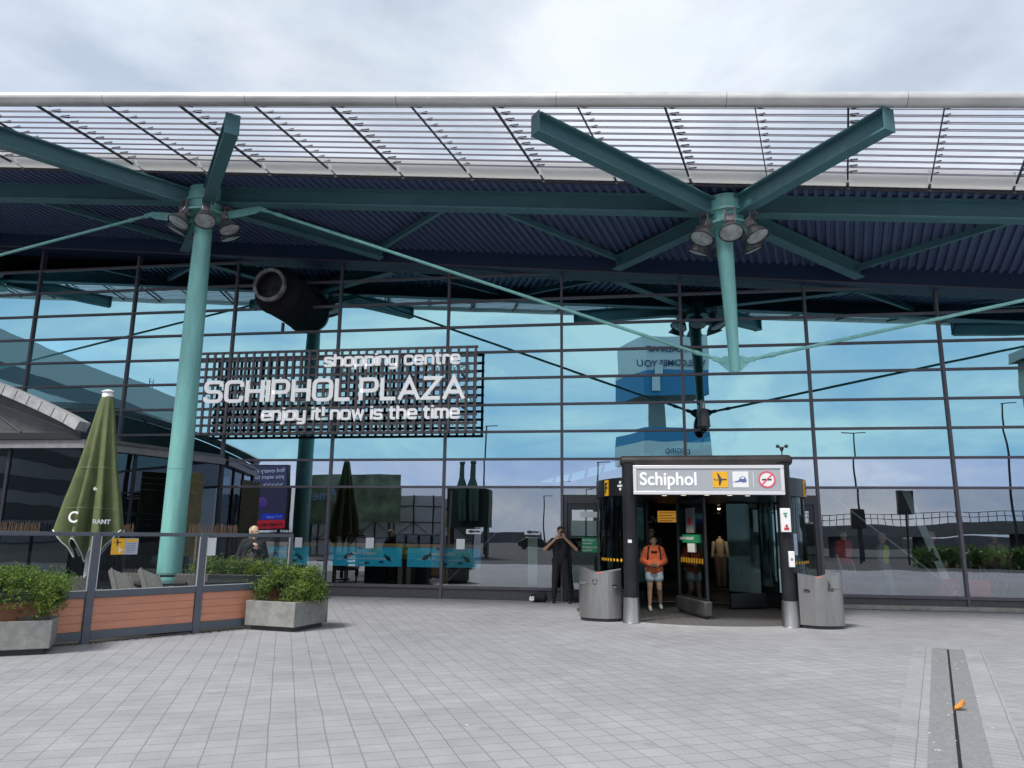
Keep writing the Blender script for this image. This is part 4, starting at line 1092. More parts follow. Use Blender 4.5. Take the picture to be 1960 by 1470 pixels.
# ------------------------------------------------------------ seafood counters just inside the glass
def fish(cx, cz, s, rz=0):
    p_ = [(-.5, 0), (-.3, .17), (0, .22), (.25, .1), (.5, .22), (.42, 0), (.5, -.2), (.25, -.08), (0, -.2), (-.3, -.14)]
    c, s_ = math.cos(rz), math.sin(rz); return [(cx+s*(x*c-z*s_), cz+s*(x*s_+z*c)) for x, z in p_]
ct0 = None
for k, (x0, x1, nm) in enumerate(((-8.2, -6.78, 'first seafood counter from the left, behind the fence end'), (-6.22, -4.22, 'widest seafood counter, second from the left behind the glass'), (-4.07, -2.12, 'seafood counter crossed by a mullion, third from the left'))):
    t = thing('seafood_counter', 'counter with cyan fish panel: '+nm, 'counter', ((x0+x1)/2, .22, 0), 0, 'counters with cyan fish panels'); h = (x1-x0)/2
    b = MB(); b.box(-h-.06, h+.06, -.09, .5, 1.26, 1.345); b.build('counter_top', WOODT, t, bevel=.006)
    b = MB(); b.box(-h, h, -.06, -.04, .76, 1.257); b.build('fish_panel', CYAN, t, smooth=False)
    b = MB()
    for x in (-h+.04, h-.04): b.box(x-.06, x+.06, -.03, .4, 0, 1.257)
    b.build('leg_panel', mat('leg_panel', (.10, .085, .06), .6), t, smooth=False)
    b = MB()
    for fx, fz, fs_, rz in ((-.42*h*1.1, 1.02, .30, .5), (-.15*h, 1.22, .16, -.2), (.62*h, .98, .26, 2.5), (.05*h, .84, .15, 0), (.45*h, .87, .14, .2)):
        b.prism(fish(fx, fz, fs_, rz), -.068, -.061)
    b.build('fish_print', NAVY, t, smooth=False)
    b = MB(); ribbon(b, [(-.75*h+i*1.5*h/30, .95+(.012 if i % 2 else -.012)) for i in range(31)], .012, -.067, -.061); b.build('wave_print', WHITEL, t, smooth=False)
    text('HAPPY SEAFOOD', .085, (-.06*h-.30 if h > .8 else -.35, -.065, 1.06), WHITEL, t, ext=.002, bold=.003)
# paper sheets, boards and stickers on the lower panes
def sheet(x, z, wd, h, label, m=PAPER, y=-.012, cat='notice', nm='notice_sheet'):
    b = MB(); b.box(-wd/2, wd/2, -.003, .003, -h/2, h/2); o = b.build(nm, m, smooth=False); o.location = (x, y, z); return tag(o, label, cat)
sheet(-7.02, 1.35, .2, .26, 'white paper on the glass above the left seafood counter')
sheet(-5.05, 1.36, .22, .27, 'white paper on the glass above the widest seafood counter')
sheet(-2.62, 1.36, .22, .26, 'white paper on the glass above the right seafood counter')
for x, lb in ((-2.28, 'narrow white door sticker above the right seafood counter'), (-.76, 'narrow white door sticker left of the standing man')):
    t = thing('glass_sticker', lb, 'sticker', (x, -.012, 1.68)); b = MB(); b.box(-.2, .2, -.003, .003, -.06, .06); b.build('sticker_sheet', PAPER, t, smooth=False)
    b = MB(); b.prism(fish(-.05, 0, .2), -.006, -.003); b.prism([(.05, -.02), (.17, -.02), (.17, .02), (.05, .03)], -.006, -.003); b.build('sticker_print', NAVY, t, smooth=False)
sheet(-.79, .95, .25, 1.2, 'tall pale green notice board standing behind the glass beside the man', mat('board_pale', (.62, .70, .58), .6), .35, 'board', 'notice_board')
# glazed bracing stays and inner frame posts
def stay(p, q, label, m, r=.018):
    p = Vector(p); q = Vector(q); b = MB(); b.tube([(0, 0, 0), q-p], r, 8); o = b.build('bracing_rod', m); o.location = p; return tag(o, label, 'rod')
STAYM = mat('stay_metal', (.38, .40, .40), .4, .6)
stay((-3.05, .32, .38), (-1.3, .32, 2.1), 'diagonal steel rod behind the glass right of the counters', STAYM)
stay((6.55, .32, 2.72), (9.3, .32, .40), 'diagonal steel rod behind the glass right of the entrance', STAYM)
b = MB(); b.bar((9.3, .5, .3), (8.55, .9, 2.9), .16, .16); o = b.build('glass_fin', mat('fin_pale', (.45, .52, .50), .4)); tag(o, 'slanted pale fin post behind the glass at the right', 'post')
b = MB(); b.bar((-3.02, .25, .3), (-2.95, .25, 2.75), .05, .05, up=(0, 1, 0)); b.bar((-3.1, .3, .3), (-3.08, .3, 2.2), .03, .03, up=(0, 1, 0)); o = b.build('wooden_post', mat('bamboo', (.35, .26, .12), .6)); tag(o, 'slim wooden post behind the glass beside the right counter', 'post')
# hall things seen through the door
t = thing('flight_board', 'amber departure board glowing in the dark hall', 'board', (2.98, 6, 2.25))
b = MB(); b.box(-.34, .34, -.05, .05, -.2, .2); b.build('board_case', BLACK, t); b = MB(); b.box(-.32, .32, -.056, -.051, -.18, .18)
b.build('board_screen', mat('amber_screen', (.5, .25, .02), .4, emit=(.9, .42, .05), es=.32), t, smooth=False)
b = MB()
for k in range(4): b.box(-.27, .27-.12*(k % 2), -.06, -.057, .11-k*.085, .13-k*.085)
b.build('board_text', BLACK, t, smooth=False)
o = text('NIEUW', .30, (1.85, 6.4, 2.06), mat('hall_letter', (.5, .5, .5), .5), None, 'hall_lettering', bold=.006); tag(o, 'grey wall lettering in the dark hall behind the door', 'lettering')
t = thing('mannequin', 'spot lit mannequin in a cream top inside the hall', 'mannequin', (4.62, 6.1, 0))
SK = mat('mannequin_skin', (.55, .45, .35), .5)
b = MB(); b.cap((0, 0, 1.02), (0, 0, 1.42), .12, .15); b.cap((-.2, 0, 1.42), (-.25, 0, 1.0), .06, .05); b.cap((.2, 0, 1.42), (.25, 0, 1.0), .06, .05); b.build('top_garment', mat('cream_cloth', (.55, .45, .30), .8), t)
b = MB(); b.cap((-.08, 0, .1), (-.1, 0, .98), .07, .12); b.cap((.08, 0, .1), (.1, 0, .98), .07, .12); b.build('trousers', mat('brown_cloth', (.16, .11, .08), .8), t)
b = MB(); b.cap((0, 0, 1.5), (0, 0, 1.60), .05, .045); b.build('neck_block', SK, t)
b = MB(); b.lathe([(.22, 0), (.22, .03), (0, .03)], TF(), 20); b.build('base', BLACK, t)
t = thing('spot_lamp', 'small warm ceiling spot shining on the mannequin', 'lamp', (4.55, 5.4, 2.5))
b = MB(); b.tube([(0, 0, .0), (0, 0, .14)], .05, 12); b.tube([(0, 0, .14), (0, 0, .65)], .01, 6); b.build('lamp_body', BLACK, t)
b = MB(); b.ball((0, 0, -.0), .042); b.build('bulb', mat('bulb', (1, .9, .7), .4, emit=(1, .8, .5), es=8), t)
pl_ = bpy.data.lights.new('spot_light', 'SPOT'); pl_.energy = 16; pl_.spot_size = R(70); pl_.color = (1, .8, .55); pl_.shadow_soft_size = .05
po = bpy.data.objects.new('spot_light', pl_); COL.objects.link(po); po.location = (4.52, 5.35, 2.42); po.rotation_euler = (R(38), 0, 0)
t = thing('hanging_cord_lamp', 'stack of amber discs hanging in the hall above the mannequin', 'lamp', (4.45, 4.8, 2.3))
b = MB()
for k in range(7): b.lathe([(0, k*.09), (.13, k*.09+.02), (.13, k*.09+.04), (0, k*.09+.05)], TF(), 16)
b.build('disc_shade', mat('amber_disc', (.35, .25, .15), .3, .6), t)

# ------------------------------------------------------------ terrace glass fence
F0 = Vector((-6.2, -8.94, 0)); F1 = Vector((-5.32, -7.54, 0)); fd = (F1-F0); FL = fd.length; fd.normalize(); fa = math.atan2(fd.y, fd.x)
fn = thing('terrace_fence', 'dark grey terrace fence with clear panes above and terracotta planks below', 'fence', F0, fa)
HT = 1.58
WOODF = mat('terracotta_plank', (.60, .255, .155), .55, var=.10, vscale=3, stretch=(1, 8, 8))
for k in (-2, -1, 0, 1, 2):
    b = MB(); x = k*FL
    wd = .055 if k < 2 else .03
    b.box(x-wd, x+wd, -.045, .045, 0.0, HT); b.build('fence_post', FENCE, fn, bevel=.005)
for k in (-2, -1, 0, 1):
    x0 = k*FL+.058; x1 = (k+1)*FL-(.058 if k < 1 else .033)
    for zz in ((HT-.06, HT-.002, .03), (.635, .735, .035), (.05, .17, .035)):
        b = MB(); b.box(x0, x1, -zz[2], zz[2], zz[0], zz[1]); b.build('fence_rail', FENCE, fn, bevel=.004)
    b = MB(); 
    for q in ((x0, x0+.012, .735, HT-.06), (x1-.012, x1, .735, HT-.06), (x0+.012, x1-.012, .735, .747)): b.box(q[0], q[1], -.036, -.02, q[2], q[3])
    b.build('glazing_bead', mat('bead_white', (.6, .6, .6), .5), fn, smooth=False)
    b = MB(); b.add([(x0, 0, .735), (x1, 0, .735), (x1, 0, HT-.06), (x0, 0, HT-.06)], [(0, 1, 2, 3)]); b.build('fence_glass', GLASS_CLEAR, fn, smooth=False)
    b = MB()
    for j in range(4): z = .172+j*.1155; b.box(x0+.004, x1-.004, -.012+.002*(j % 2), .012, z, z+.1125)
    b.build('plank_panel', WOODF, fn, bevel=.003)
b = MB(); b.add([(-8.05, -11.9, .004), (-4.5, -6.2, .004), (-4.6, -4.0, .004), (-8.2, -.6, .004), (-19, -.6, .004), (-19, -11.9, .004)], [(0, 1, 2, 3, 4, 5)])
tag(b.build('terrace_deck', mat('deck_dark', (.035, .032, .03), .7, var=.3, vscale=4, stretch=(1, 12, 1)), smooth=False), kind='structure')
# yellow notice and white sheet on the fence glass
def on_fence(t_, z): return F0+fd*t_+Vector((fd.y, -fd.x, 0))*.012+Vector((0, 0, z))
t = thing('yellow_notice', 'yellow and white notice with an aircraft on the fence glass', 'notice', on_fence(.41, 1.375), fa)
b = MB(); b.box(-.19, .005, -.003, .003, -.125, .115); b.build('yellow_plate', YELLOW, t, smooth=False)
b = MB(); b.box(.008, .20, -.003, .003, -.125, .115); b.build('text_plate', mat('plate_grey', (.42, .45, .56), .5), t, smooth=False)
b = MB(); b.box(.02, .19, -.0045, -.003, .06, .105); b.build('text_band', YELLOW, t, smooth=False)
b = MB()
for k in range(6): b.box(.025, .18-.02*(k % 2), -.005, -.0035, .03-k*.025, .038-k*.025)
b.build('text_lines', mat('text_grey', (.16, .17, .22), .6), t, smooth=False)
icon(AIR, -.105, .055, .12, -.004, BLACK, t); icon(AIR, -.06, -.06, .11, -.004, WHITE, t)
b = MB(); b.box(-.075, .075, -.003, .003, -.145, .145); o = b.build('white_sheet', PAPER, smooth=False); o.location = on_fence(FL+.15, 1.36); o.rotation_euler = (0, 0, fa); tag(o, 'blank white sheet on the fence glass beside the second post', 'notice')

# ------------------------------------------------------------ concrete planters with shrubs
LEAFM = []; 
for k, c in enumerate(((.055, .115, .022), (.12, .20, .035), (.24, .30, .05), (.07, .14, .045), (.17, .12, .055))):
    m = bpy.data.materials.new('shrub_leaf_%s' % 'abcde'[k]); m.use_nodes = True; t_ = m.node_tree; bs = t_.nodes['Principled BSDF']
    bs.inputs['Base Color'].default_value = (*c, 1); bs.inputs['Roughness'].default_value = .55
    tl = t_.nodes.new('ShaderNodeBsdfTranslucent'); tl.inputs[0].default_value = (c[0]*1.6, c[1]*1.6, c[2], 1); mx = t_.nodes.new('ShaderNodeMixShader'); mx.inputs[0].default_value = .3
    t_.links.new(bs.outputs[0], mx.inputs[1]); t_.links.new(tl.outputs[0], mx.inputs[2]); t_.links.new(mx.outputs[0], t_.nodes['Material Output'].inputs[0]); LEAFM.append(m)
TWIG = mat('twig_brown', (.11, .075, .05), .9, var=.3)
def shrub(parent, tips, per, size, spread, name='foliage', base_z=0.0, rnd=None):
    """leafy shoots: each tip is (x,y,z) of a branch end; sprigs of small leaves cluster round it"""
    rnd = rnd or random; b = MB()
    for (x, y, z) in tips:
        cm = rnd.choice((0, 0, 1, 1, 2, 3)); 
        for s in range(per):
            d = Vector((rnd.gauss(0, 1), rnd.gauss(0, 1), rnd.gauss(.45, .8))).normalized()
            o_ = Vector((x, y, z))+Vector((rnd.gauss(0, spread), rnd.gauss(0, spread), rnd.gauss(0, spread*.8)))
            ln = size*rnd.uniform(1.6, 3.2); n_l = 7
            for q in range(n_l):
                c = o_+d*ln*q/n_l; a = Vector((rnd.gauss(0, 1), rnd.gauss(0, 1), rnd.gauss(0, 1))).normalized()
                e = (d*.7+a).normalized(); f = e.cross(Vector((rnd.gauss(0, 1), rnd.gauss(0, 1), rnd.gauss(0, 1)))).normalized()
                l_ = size*rnd.uniform(.7, 1.2); w_ = l_*.28
                mi = (4 if rnd.random() < .03 else cm) if rnd.random() < .7 else rnd.randrange(4)
                b.add([c, c+e*l_*.5+f*w_, c+e*l_, c+e*l_*.5-f*w_], [(0, 1, 2, 3)], mi)
    o = b.build(name, LEAFM, parent, smooth=False); return o
def planter(loc, rz, L_, W_, H_, label, tips, twigs):
    t = thing('concrete_planter', label, 'planter', loc, rz)
    b = MB(); zb = .075
    th = .05
    b.box(-L_/2, L_/2, -W_/2, -W_/2+th, zb, H_); b.box(-L_/2, L_/2, W_/2-th, W_/2, zb, H_); b.box(-L_/2, -L_/2+th, -W_/2+th, W_/2-th, zb, H_-.001); b.box(L_/2-th, L_/2, -W_/2+th, W_/2-th, zb, H_-.001)
    b.box(-L_/2+th, L_/2-th, -W_/2+th, W_/2-th, zb+.003, zb+.06); b.build('tub', CONC, t, bevel=.008)
    b = MB(); b.box(-L_/2+.09, L_/2-.07, -W_/2+.07, W_/2-.07, 0, zb); b.build('foot', mat('foot_dark', (.06, .06, .06), .8), t, smooth=False)
    b = MB(); b.box(-L_/2+th, L_/2-th, -W_/2+th, W_/2-th, H_-.13, H_-.06); b.build('soil', mat('soil', (.05, .035, .025), .95, var=.4, vscale=20, bump=.01), t, smooth=False)
    return t
# right planter: corners (-4.74,-6.99) (-3.80,-7.18) (-3.86,-6.18)
pr = planter((-4.22, -6.55, 0), R(-11), .98, .98, .475, 'square concrete planter with a rounded shrub at the fence end', None, None)
def plant(label, loc, tips, per, size, spread, twigs, seed, cat='shrub', nm='green_shrub'):
    rnd = random.Random(seed); t = thing(nm, label, cat, loc)
    shrub(t, tips(rnd), per, size, spread, rnd=rnd)
    b = MB()
    for k in range(twigs):
        a = rnd.uniform(0, 2*PI); r_ = rnd.uniform(.1, .4); q = Vector((rnd.uniform(-.15, .15), rnd.uniform(-.12, .12), 0))
        b.tube([q, q+Vector((r_*.5*math.cos(a), r_*.5*math.sin(a), .16)), q+Vector((r_*math.cos(a), r_*math.sin(a), rnd.uniform(.3, .5)))], [.012, .009, .004], 6)
    b.build('stems', TWIG, t); return t
def tips_r(rnd):
    L_ = []
    while len(L_) < 300:
        a = rnd.uniform(0, 2*PI); el = math.asin(rnd.uniform(-.15, 1)); rr = rnd.uniform(.80, 1.02)
        x, y, z = rr*.60*math.cos(a)*math.cos(el), rr*.48*math.sin(a)*math.cos(el), rr*.42*math.sin(el)
        z = .12+z*(1+.12*math.sin(3*a+1))
        if math.hypot(x+.08, y+.3) < .16 and z < .42: continue      # the bare hollow at the front
        if abs(x-.02) < .07 and y < 0 and rnd.random() < .6: continue
        if x < -.28 and z > .36: continue
        L_.append((x, y, z))
    for k in range(26): a = rnd.uniform(0, 2*PI); L_.append((.35*math.cos(a)+.1, .32*math.sin(a), rnd.uniform(.44, .55)))
    for k in range(16): a = rnd.uniform(0, 2*PI); rr = rnd.uniform(.5, .66); L_.append((rr*math.cos(a), rr*.85*math.sin(a), rnd.uniform(.15, .55)))
    for k in range(14): L_.append((rnd.uniform(.40, .60), rnd.uniform(-.2, .1), rnd.uniform(.2, .42)))
    return L_
plant('rounded green shrub with a bare hollow in the square planter', (-4.22, -6.55, .42), tips_r, 11, .030, .055, 16, 3)
pl2 = planter((-6.86, -10.12, 0), R(57.5-25), 1.75, .62, .43, 'long weathered concrete planter at the left edge in front of the fence', None, None)
def tips_l(rnd):
    L_ = []
    while len(L_) < 620:
        u = rnd.uniform(-1.0, 1.0); v = rnd.uniform(-1, 1); w_ = rnd.random()**.6
        x = u*.94; y = v*.38; top = .56+.05*math.sin(5*u)+.03*rnd.random()
        z = w_*top
        edge = max(abs(v), w_, abs(u)**2)
        if edge < .72: continue
        if w_ < .2 and rnd.random() < .3: continue
        x += .12*w_; L_.append((x*math.cos(R(32.5))-y*math.sin(R(32.5)), x*math.sin(R(32.5))+y*math.cos(R(32.5)), z))
    return L_
plant('bushy yellow green hedge shrub in the long planter at the left edge', (-6.98, -10.16, .42), tips_l, 11, .030, .06, 22, 5)
# hedge trough behind the fence
ht = thing('hedge_trough', 'dark trough of bright green hedge behind the fence glass', 'planter', (-5.95, -5.2, 0))
b = MB(); b.box(-.95, 1.15, -.22, .22, 0, .80); b.build('trough', DARK, ht, bevel=.01)
def tips_h(rnd): return [(rnd.uniform(-.92, 1.12), rnd.uniform(-.2, .2), rnd.uniform(.0, .24)+.05*math.sin(i)) for i in range(190)]
plant('bright green low hedge in the dark trough behind the fence', (-5.95, -5.2, .80), tips_h, 10, .032, .05, 4, 8, 'hedge', 'green_hedge')

# ------------------------------------------------------------ closed parasol
pa = thing('closed_parasol', 'tall closed olive green parasol with white trim and white lettering on the terrace', 'parasol', (-8.22, -6.42, 0))
OLIVE = mat('olive_canvas', (.118, .145, .06), .85, var=.2, vscale=5)
b = MB(); b.tube([(0, 0, 0), (0, 0, 4.1)], .045, 18); b.build('pole', WHITE, pa)
b = MB(); b.lathe([(.30, 0), (.30, .06), (.06, .09), (.06, .3)], TF(), 24); b.build('base', DARK, pa)
b = MB(); b.lathe([(.105, 4.08), (.10, 4.18), (.085, 4.2), (.115, 4.205), (.115, 4.225), (.04, 4.26), (0, 4.26)], TF(), 24); b.build('cap', WHITE, pa)
nseg, nz = 128, 44; folds = 8; vs = []; hem = []
def pr_(a, t_):
    """radius of the folded canvas at angle a, t 0 top .. 1 hem"""
    base = .10+.255*t_**.85+.06*max(0, t_-.55)
    f = math.cos(folds*a+.6*math.sin(a))
    fold = (abs(f)**.7)*(1 if f > 0 else -1)
    return base*(1+.40*min(1, t_*1.3)*fold*.95)+.02*t_*math.sin(3*a+2)
for i in range(nz+1):
    for j in range(nseg):
        a = 2*PI*j/nseg; t_ = i/nz
        hemz = 1.34+.20*math.cos(folds*a+.6*math.sin(a))+.10*math.sin(2*a+.8)
        z = 4.12-(4.12-hemz)*t_; rr = pr_(a, t_)*(1+.04*max(0, t_-.7)*3*math.sin(2*a+.5))
        sway = .06*t_
        vs.append((rr*math.cos(a)*1.12-sway*.5, rr*math.sin(a), z))
        if i == nz: hem.append(Vector(vs[-1]))
fs = [(i*nseg+j, i*nseg+(j+1) % nseg, (i+1)*nseg+(j+1) % nseg, (i+1)*nseg+j) for i in range(nz) for j in range(nseg)]
b = MB(); b.add(vs, fs); cv = b.build('canvas', OLIVE, pa, angle=80)
b = MB(); b.tube(hem, .011, 6, closed=True); b.build('hem_trim', WHITE, pa)
for zt_, nm in ((2.75, 'seam'), (2.0, 'seam')):
    b = MB(); k = []
    for j in range(nseg):
        a = 2*PI*j/nseg; t_ = (4.12-zt_)/2.7; rr = pr_(a, t_)+.004; k.append(Vector((rr*math.cos(a)*1.12-.03*t_, rr*math.sin(a), zt_)))
    b.tube(k, .005, 5, closed=True); b.build(nm, mat('seam_thread', (.30, .34, .20), .8), pa)
# lettering sits on the canvas facing the plaza
camd = math.atan2(-19.16+6.42, 1.52+8.22)
def on_canvas(da, z, s, size, rot=0):
    a = camd+da; t_ = (4.12-z)/2.72; rr = pr_(a, t_)+.045
    text(s, size, (rr*math.cos(a)*1.12-.03*t_, rr*math.sin(a), z), WHITEL, pa, ext=.004, bold=.004, rz=a+PI/2, align='CENTER')
on_canvas(-.62, 1.74, 'C', .28); on_canvas(.24, 1.72, 'RANT', .11); on_canvas(-.98, 1.72, 'AU', .10)
on_canvas(-.05, 2.33, '6r', .085)

# ------------------------------------------------------------ terrace furniture
WICK = mat('grey_wicker', (.12, .105, .10), .75, var=.35, vscale=28, bump=.004, bscale=60)
CUSH = mat('grey_cushion', (.20, .195, .18), .85, var=.2, vscale=14)
def chair(loc, rz, label):
    t = thing('wicker_chair', label, 'chair', loc, rz, 'wicker chairs on the terrace')
    b = MB(); b.box(-.29, .29, -.29, .29, .36, .43); b.build('seat', WICK, t, bevel=.02)
    b = MB(); b.box(-.29, .29, .25, .31, .43, .86); 
    for k in range(9): x = -.26+k*.065; b.box(x-.018, x+.018, .22, .25, .45, .88)
    b.build('backrest', WICK, t, bevel=.008)
    for s in (-1, 1): b = MB(); b.box(s*.29-.03, s*.29+.03, -.29, .28, .58, .64); b.box(s*.29-.025, s*.29+.025, -.29, -.24, .43, .58); b.build('armrest', WICK, t, bevel=.012)
    for sx in (-1, 1):
        for sy in (-1, 1): b = MB(); b.box(sx*.25-.022, sx*.25+.022, sy*.25-.022, sy*.25+.022, 0, .36); b.build('leg', DARK, t)
    b = MB(); b.box(-.25, .25, -.26, .22, .43, .49); b.build('seat_cushion', CUSH, t, bevel=.02)
    return t
ch = chair((-7.35, -7.75, 0), R(200), 'wicker chair left of the white parasol pole')
for loc, rz, lb in (((-8.3, -8.9, 0), 150, 'wicker chair at the far left behind the fence'), ((-7.0, -6.5, 0), 160, 'wicker chair in front of the teal column'), ((-6.05, -6.35, 0), 190, 'wicker chair near the hedge trough'), ((-7.75, -5.6, 0), 30, 'wicker chair deep on the terrace between parasol and column')):
    dup(ch, loc, R(rz), lb)
def table(loc, label, d=.85):
    t = thing('terrace_table', label, 'table', loc, R(30), 'dark terrace tables')
    b = MB(); b.box(-d/2, d/2, -d/2, d/2, .71, .75); b.build('table_top', mat('table_dark', (.035, .036, .04), .25), t, bevel=.006)
    b = MB(); b.box(-.04, .04, -.04, .04, .03, .71); b.build('pedestal', DARK, t)
    b = MB(); b.box(-.28, .28, -.28, .28, 0, .03); b.build('foot_plate', DARK, t, bevel=.005)
    return t
tb1 = table((-6.35, -7.05, 0), 'dark square table in front of the leaning cushions')
for loc, lb in (((-5.55, -6.4, 0), 'dark square table near the fence end'), ((-7.9, -9.2, 0), 'dark square table at the far left'), ((-7.9, -4.9, 0), 'dark square table near the pavilion')): dup(tb1, loc, R(30), lb)
for k, (off, lb) in enumerate((((-6.15, -8.05), 'grey cushion leaning behind the fence glass, left of a pair'), ((-5.82, -7.78), 'grey cushion leaning behind the fence glass, right of a pair'))):
    t = thing('leaning_cushion', lb, 'cushion', (off[0], off[1], .0), fa+R(8))
    T = Matrix.Translation((0, .25, .72)) @ Euler((R(38), R(22), 0)).to_matrix().to_4x4()
    b = MB(); b.box(-.17, .17, -.24, .34, -.035, .035, 0, T); b.build('cushion_pad', CUSH, t, bevel=.02)
    b = MB(); b.box(-.19, -.172, -.24, .35, -.04, .045, 0, T); b.box(.172, .19, -.24, .35, -.04, .045, 0, T); b.build('cushion_edge', WICK, t, bevel=.006)
    b = MB(); b.box(-.2, .2, -.1, .45, 0, .6); b.build('lounger_back', WICK, t, bevel=.02)

# ------------------------------------------------------------ people
SKINS = {'tan': (.52, .30, .20), 'pale': (.56, .34, .25), 'brown': (.26, .14, .09)}
EYEW = mat('eye_white', (.75, .73, .7), .3); EYED = mat('eye_dark', (.02, .015, .012), .2); LIPS = mat('lips', (.34, .11, .09), .5)
def remesh(b, name, m, parent, vox, smooth=3, wrinkle=0.0):
    o = b.build(name, m, parent)
    r_ = o.modifiers.new('r', 'REMESH'); r_.mode = 'VOXEL'; r_.voxel_size = vox; r_.use_smooth_shade = True
    s = o.modifiers.new('s', 'SMOOTH'); s.iterations = smooth; s.factor = .5
    if wrinkle:
        tx = bpy.data.textures.new('wr', 'CLOUDS'); tx.noise_scale = .09
        d = o.modifiers.new('d', 'DISPLACE'); d.texture = tx; d.strength = wrinkle; d.mid_level = .5; d.texture_coords = 'LOCAL'
    bake(o); return o
def hand(b, wr, d, n, side, curl=.5, k=1.0):
    """palm, four unequal fingers and a thumb; d along the hand, n out of the back of the hand"""
    wr = Vector(wr); d = Vector(d).normalized(); n = Vector(n); n = (n-d*n.dot(d)).normalized(); l_ = d.cross(n).normalized()*side
    pc = wr+d*.05*k
    for o_ in (-.026, -.009, .009, .026): b.cap(wr+l_*o_*.7, wr+d*.088*k+l_*o_, .017*k, .0135*k)
    for o_, ln in ((.028, .070), (.0095, .080), (-.0095, .075), (-.027, .058)):
        q = wr+d*.088*k+l_*o_; v = d.copy(); 
        for j, f in enumerate((.45, .32, .25)):
            v = (v*math.cos(curl*.9)-n*math.sin(curl*.9)).normalized(); e = q+v*ln*f*k; b.cap(q, e, .0098*k-.0006*j, .0092*k-.0008*j); q = e
    q = wr+d*.025*k+l_*.028; v = (d*.6+l_*.75-n*.25).normalized(); e = q+v*.045*k; b.cap(q, e, .014*k, .0115*k)
    v = (d*.85+l_*.2-n*.5).normalized(); b.cap(e, e+v*.034*k, .0112*k, .0095*k)
def person(label, loc, rz, H, skin, pose, cloth, hair, group=None, build=1.0, female=False, turn=0.0, nod=0.0):
    t = thing('person', label, 'person', loc, rz, group); s = H/1.75; t.scale = (s, s, s)
    P_ = dict(sh=[(-.185, 0, 1.43), (.185, 0, 1.43)], el=[(-.25, .03, 1.14), (.25, .03, 1.14)], wr=[(-.26, -.06, .90), (.26, -.06, .90)],
              hip=[(-.095, 0, .92), (.095, 0, .92)], kn=[(-.105, -.02, .50), (.105, -.02, .50)], an=[(-.11, .03, .09), (.11, .03, .09)],
              hd=[(0, -.2, -1), (0, -.2, -1)], hn=[(-1, 0, 0), (1, 0, 0)], curl=.45)
    P_.update(pose)
    V3 = lambda q: Vector(q)
    sh, el, wr, hip, kn, an = [[V3(q) for q in P_[k]] for k in ('sh', 'el', 'wr', 'hip', 'kn', 'an')]
    if female: sh = [Vector((q.x*.90, q.y, q.z)) for q in sh]
    bw = build; hz = 1.63; RT = Euler((nod, 0, turn)).to_matrix(); hc = Vector((0, -.015, hz)); base = Vector((0, 0, 1.53))
    Hd = lambda x, y, z: base+RT @ (Vector((x, y, z))-base)
    b = MB()
    # head: skull, jaw, brow, nose, ears
    b.ball(Hd(0, -.002, 1.665), .092, (.84, 1.03, 1.0), 20, 14, rot=RT); b.cap(Hd(0, -.035, 1.60), Hd(0, -.045, 1.575), .060, .040)
    b.ball(Hd(0, -.052, 1.62), .055, (.98, .72, 1.15), rot=RT); b.cap(Hd(0, -.088, 1.66), Hd(0, -.108, 1.625), .010, .015)
    for x in (-.03, .03): b.cap(Hd(x*.5, -.083, 1.675), Hd(x*1.5, -.075, 1.675), .011)
    for x in (-1, 1): b.ball(Hd(x*.080, .005, 1.635), .028, (.35, .7, 1.1), rot=RT)
    b.cap((0, .012, 1.44), (0, .0, 1.575), .058*bw, .054)
    # torso
    b.cap((0, .01, 1.00), (0, .0, 1.12), .125*bw, .12*bw); b.cap((-.07, 0, 1.12), (-.085, 0, 1.34), .10*bw, .11*bw); b.cap((.07, 0, 1.12), (.085, 0, 1.34), .10*bw, .11*bw)
    b.cap(sh[0], sh[1], .062); b.cap((-.10, 0, 1.42), (0, 0, 1.48), .06, .05); b.cap((.10, 0, 1.42), (0, 0, 1.48), .06, .05)
    b.cap(hip[0]+Vector((0, .015, .03)), hip[1]+Vector((0, .015, .03)), .105*bw)
    for i in (0, 1):
        b.cap(sh[i], el[i], .055*bw, .041*bw); b.cap(el[i], wr[i], .043*bw, .027); hand(b, wr[i], P_['hd'][i], P_['hn'][i], (1, -1)[i] if 'flip' not in P_ else (-1, 1)[i], P_['curl'])
        b.cap(hip[i], kn[i], .092*bw, .056*bw); m_ = (kn[i]*.68+an[i]*.32)+Vector((0, .018, 0)); b.cap(kn[i], m_, .054*bw, .056*bw); b.cap(m_, an[i], .055*bw, .036)
        b.cap(an[i]+Vector((0, .02, -.04)), an[i]+Vector((0, -.14, -.05)), .038, .030)
    body = remesh(b, 'body', mat('skin_'+skin, SKINS[skin], .55, var=.06, vscale=9), t, .0085, 2)
    for x in (-1, 1):
        b = MB(); b.ball(Hd(x*.031, -.080, 1.652), .0135, n=10, m=7); b.ball(Hd(x*.031, -.0905, 1.652), .0066, mi=1, n=8, m=6); b.build('eye', [EYEW, EYED], t)
    b = MB(); b.cap(Hd(-.020, -.089, 1.590), Hd(.020, -.089, 1.590), .0075); b.build('mouth', LIPS, t)
    b = MB()
    for x in (-1, 1): b.cap(Hd(x*.018, -.093, 1.681), Hd(x*.046, -.083, 1.683), .0055)
    b.build('eyebrows', hair[1], t)
    # hair
    b = MB()
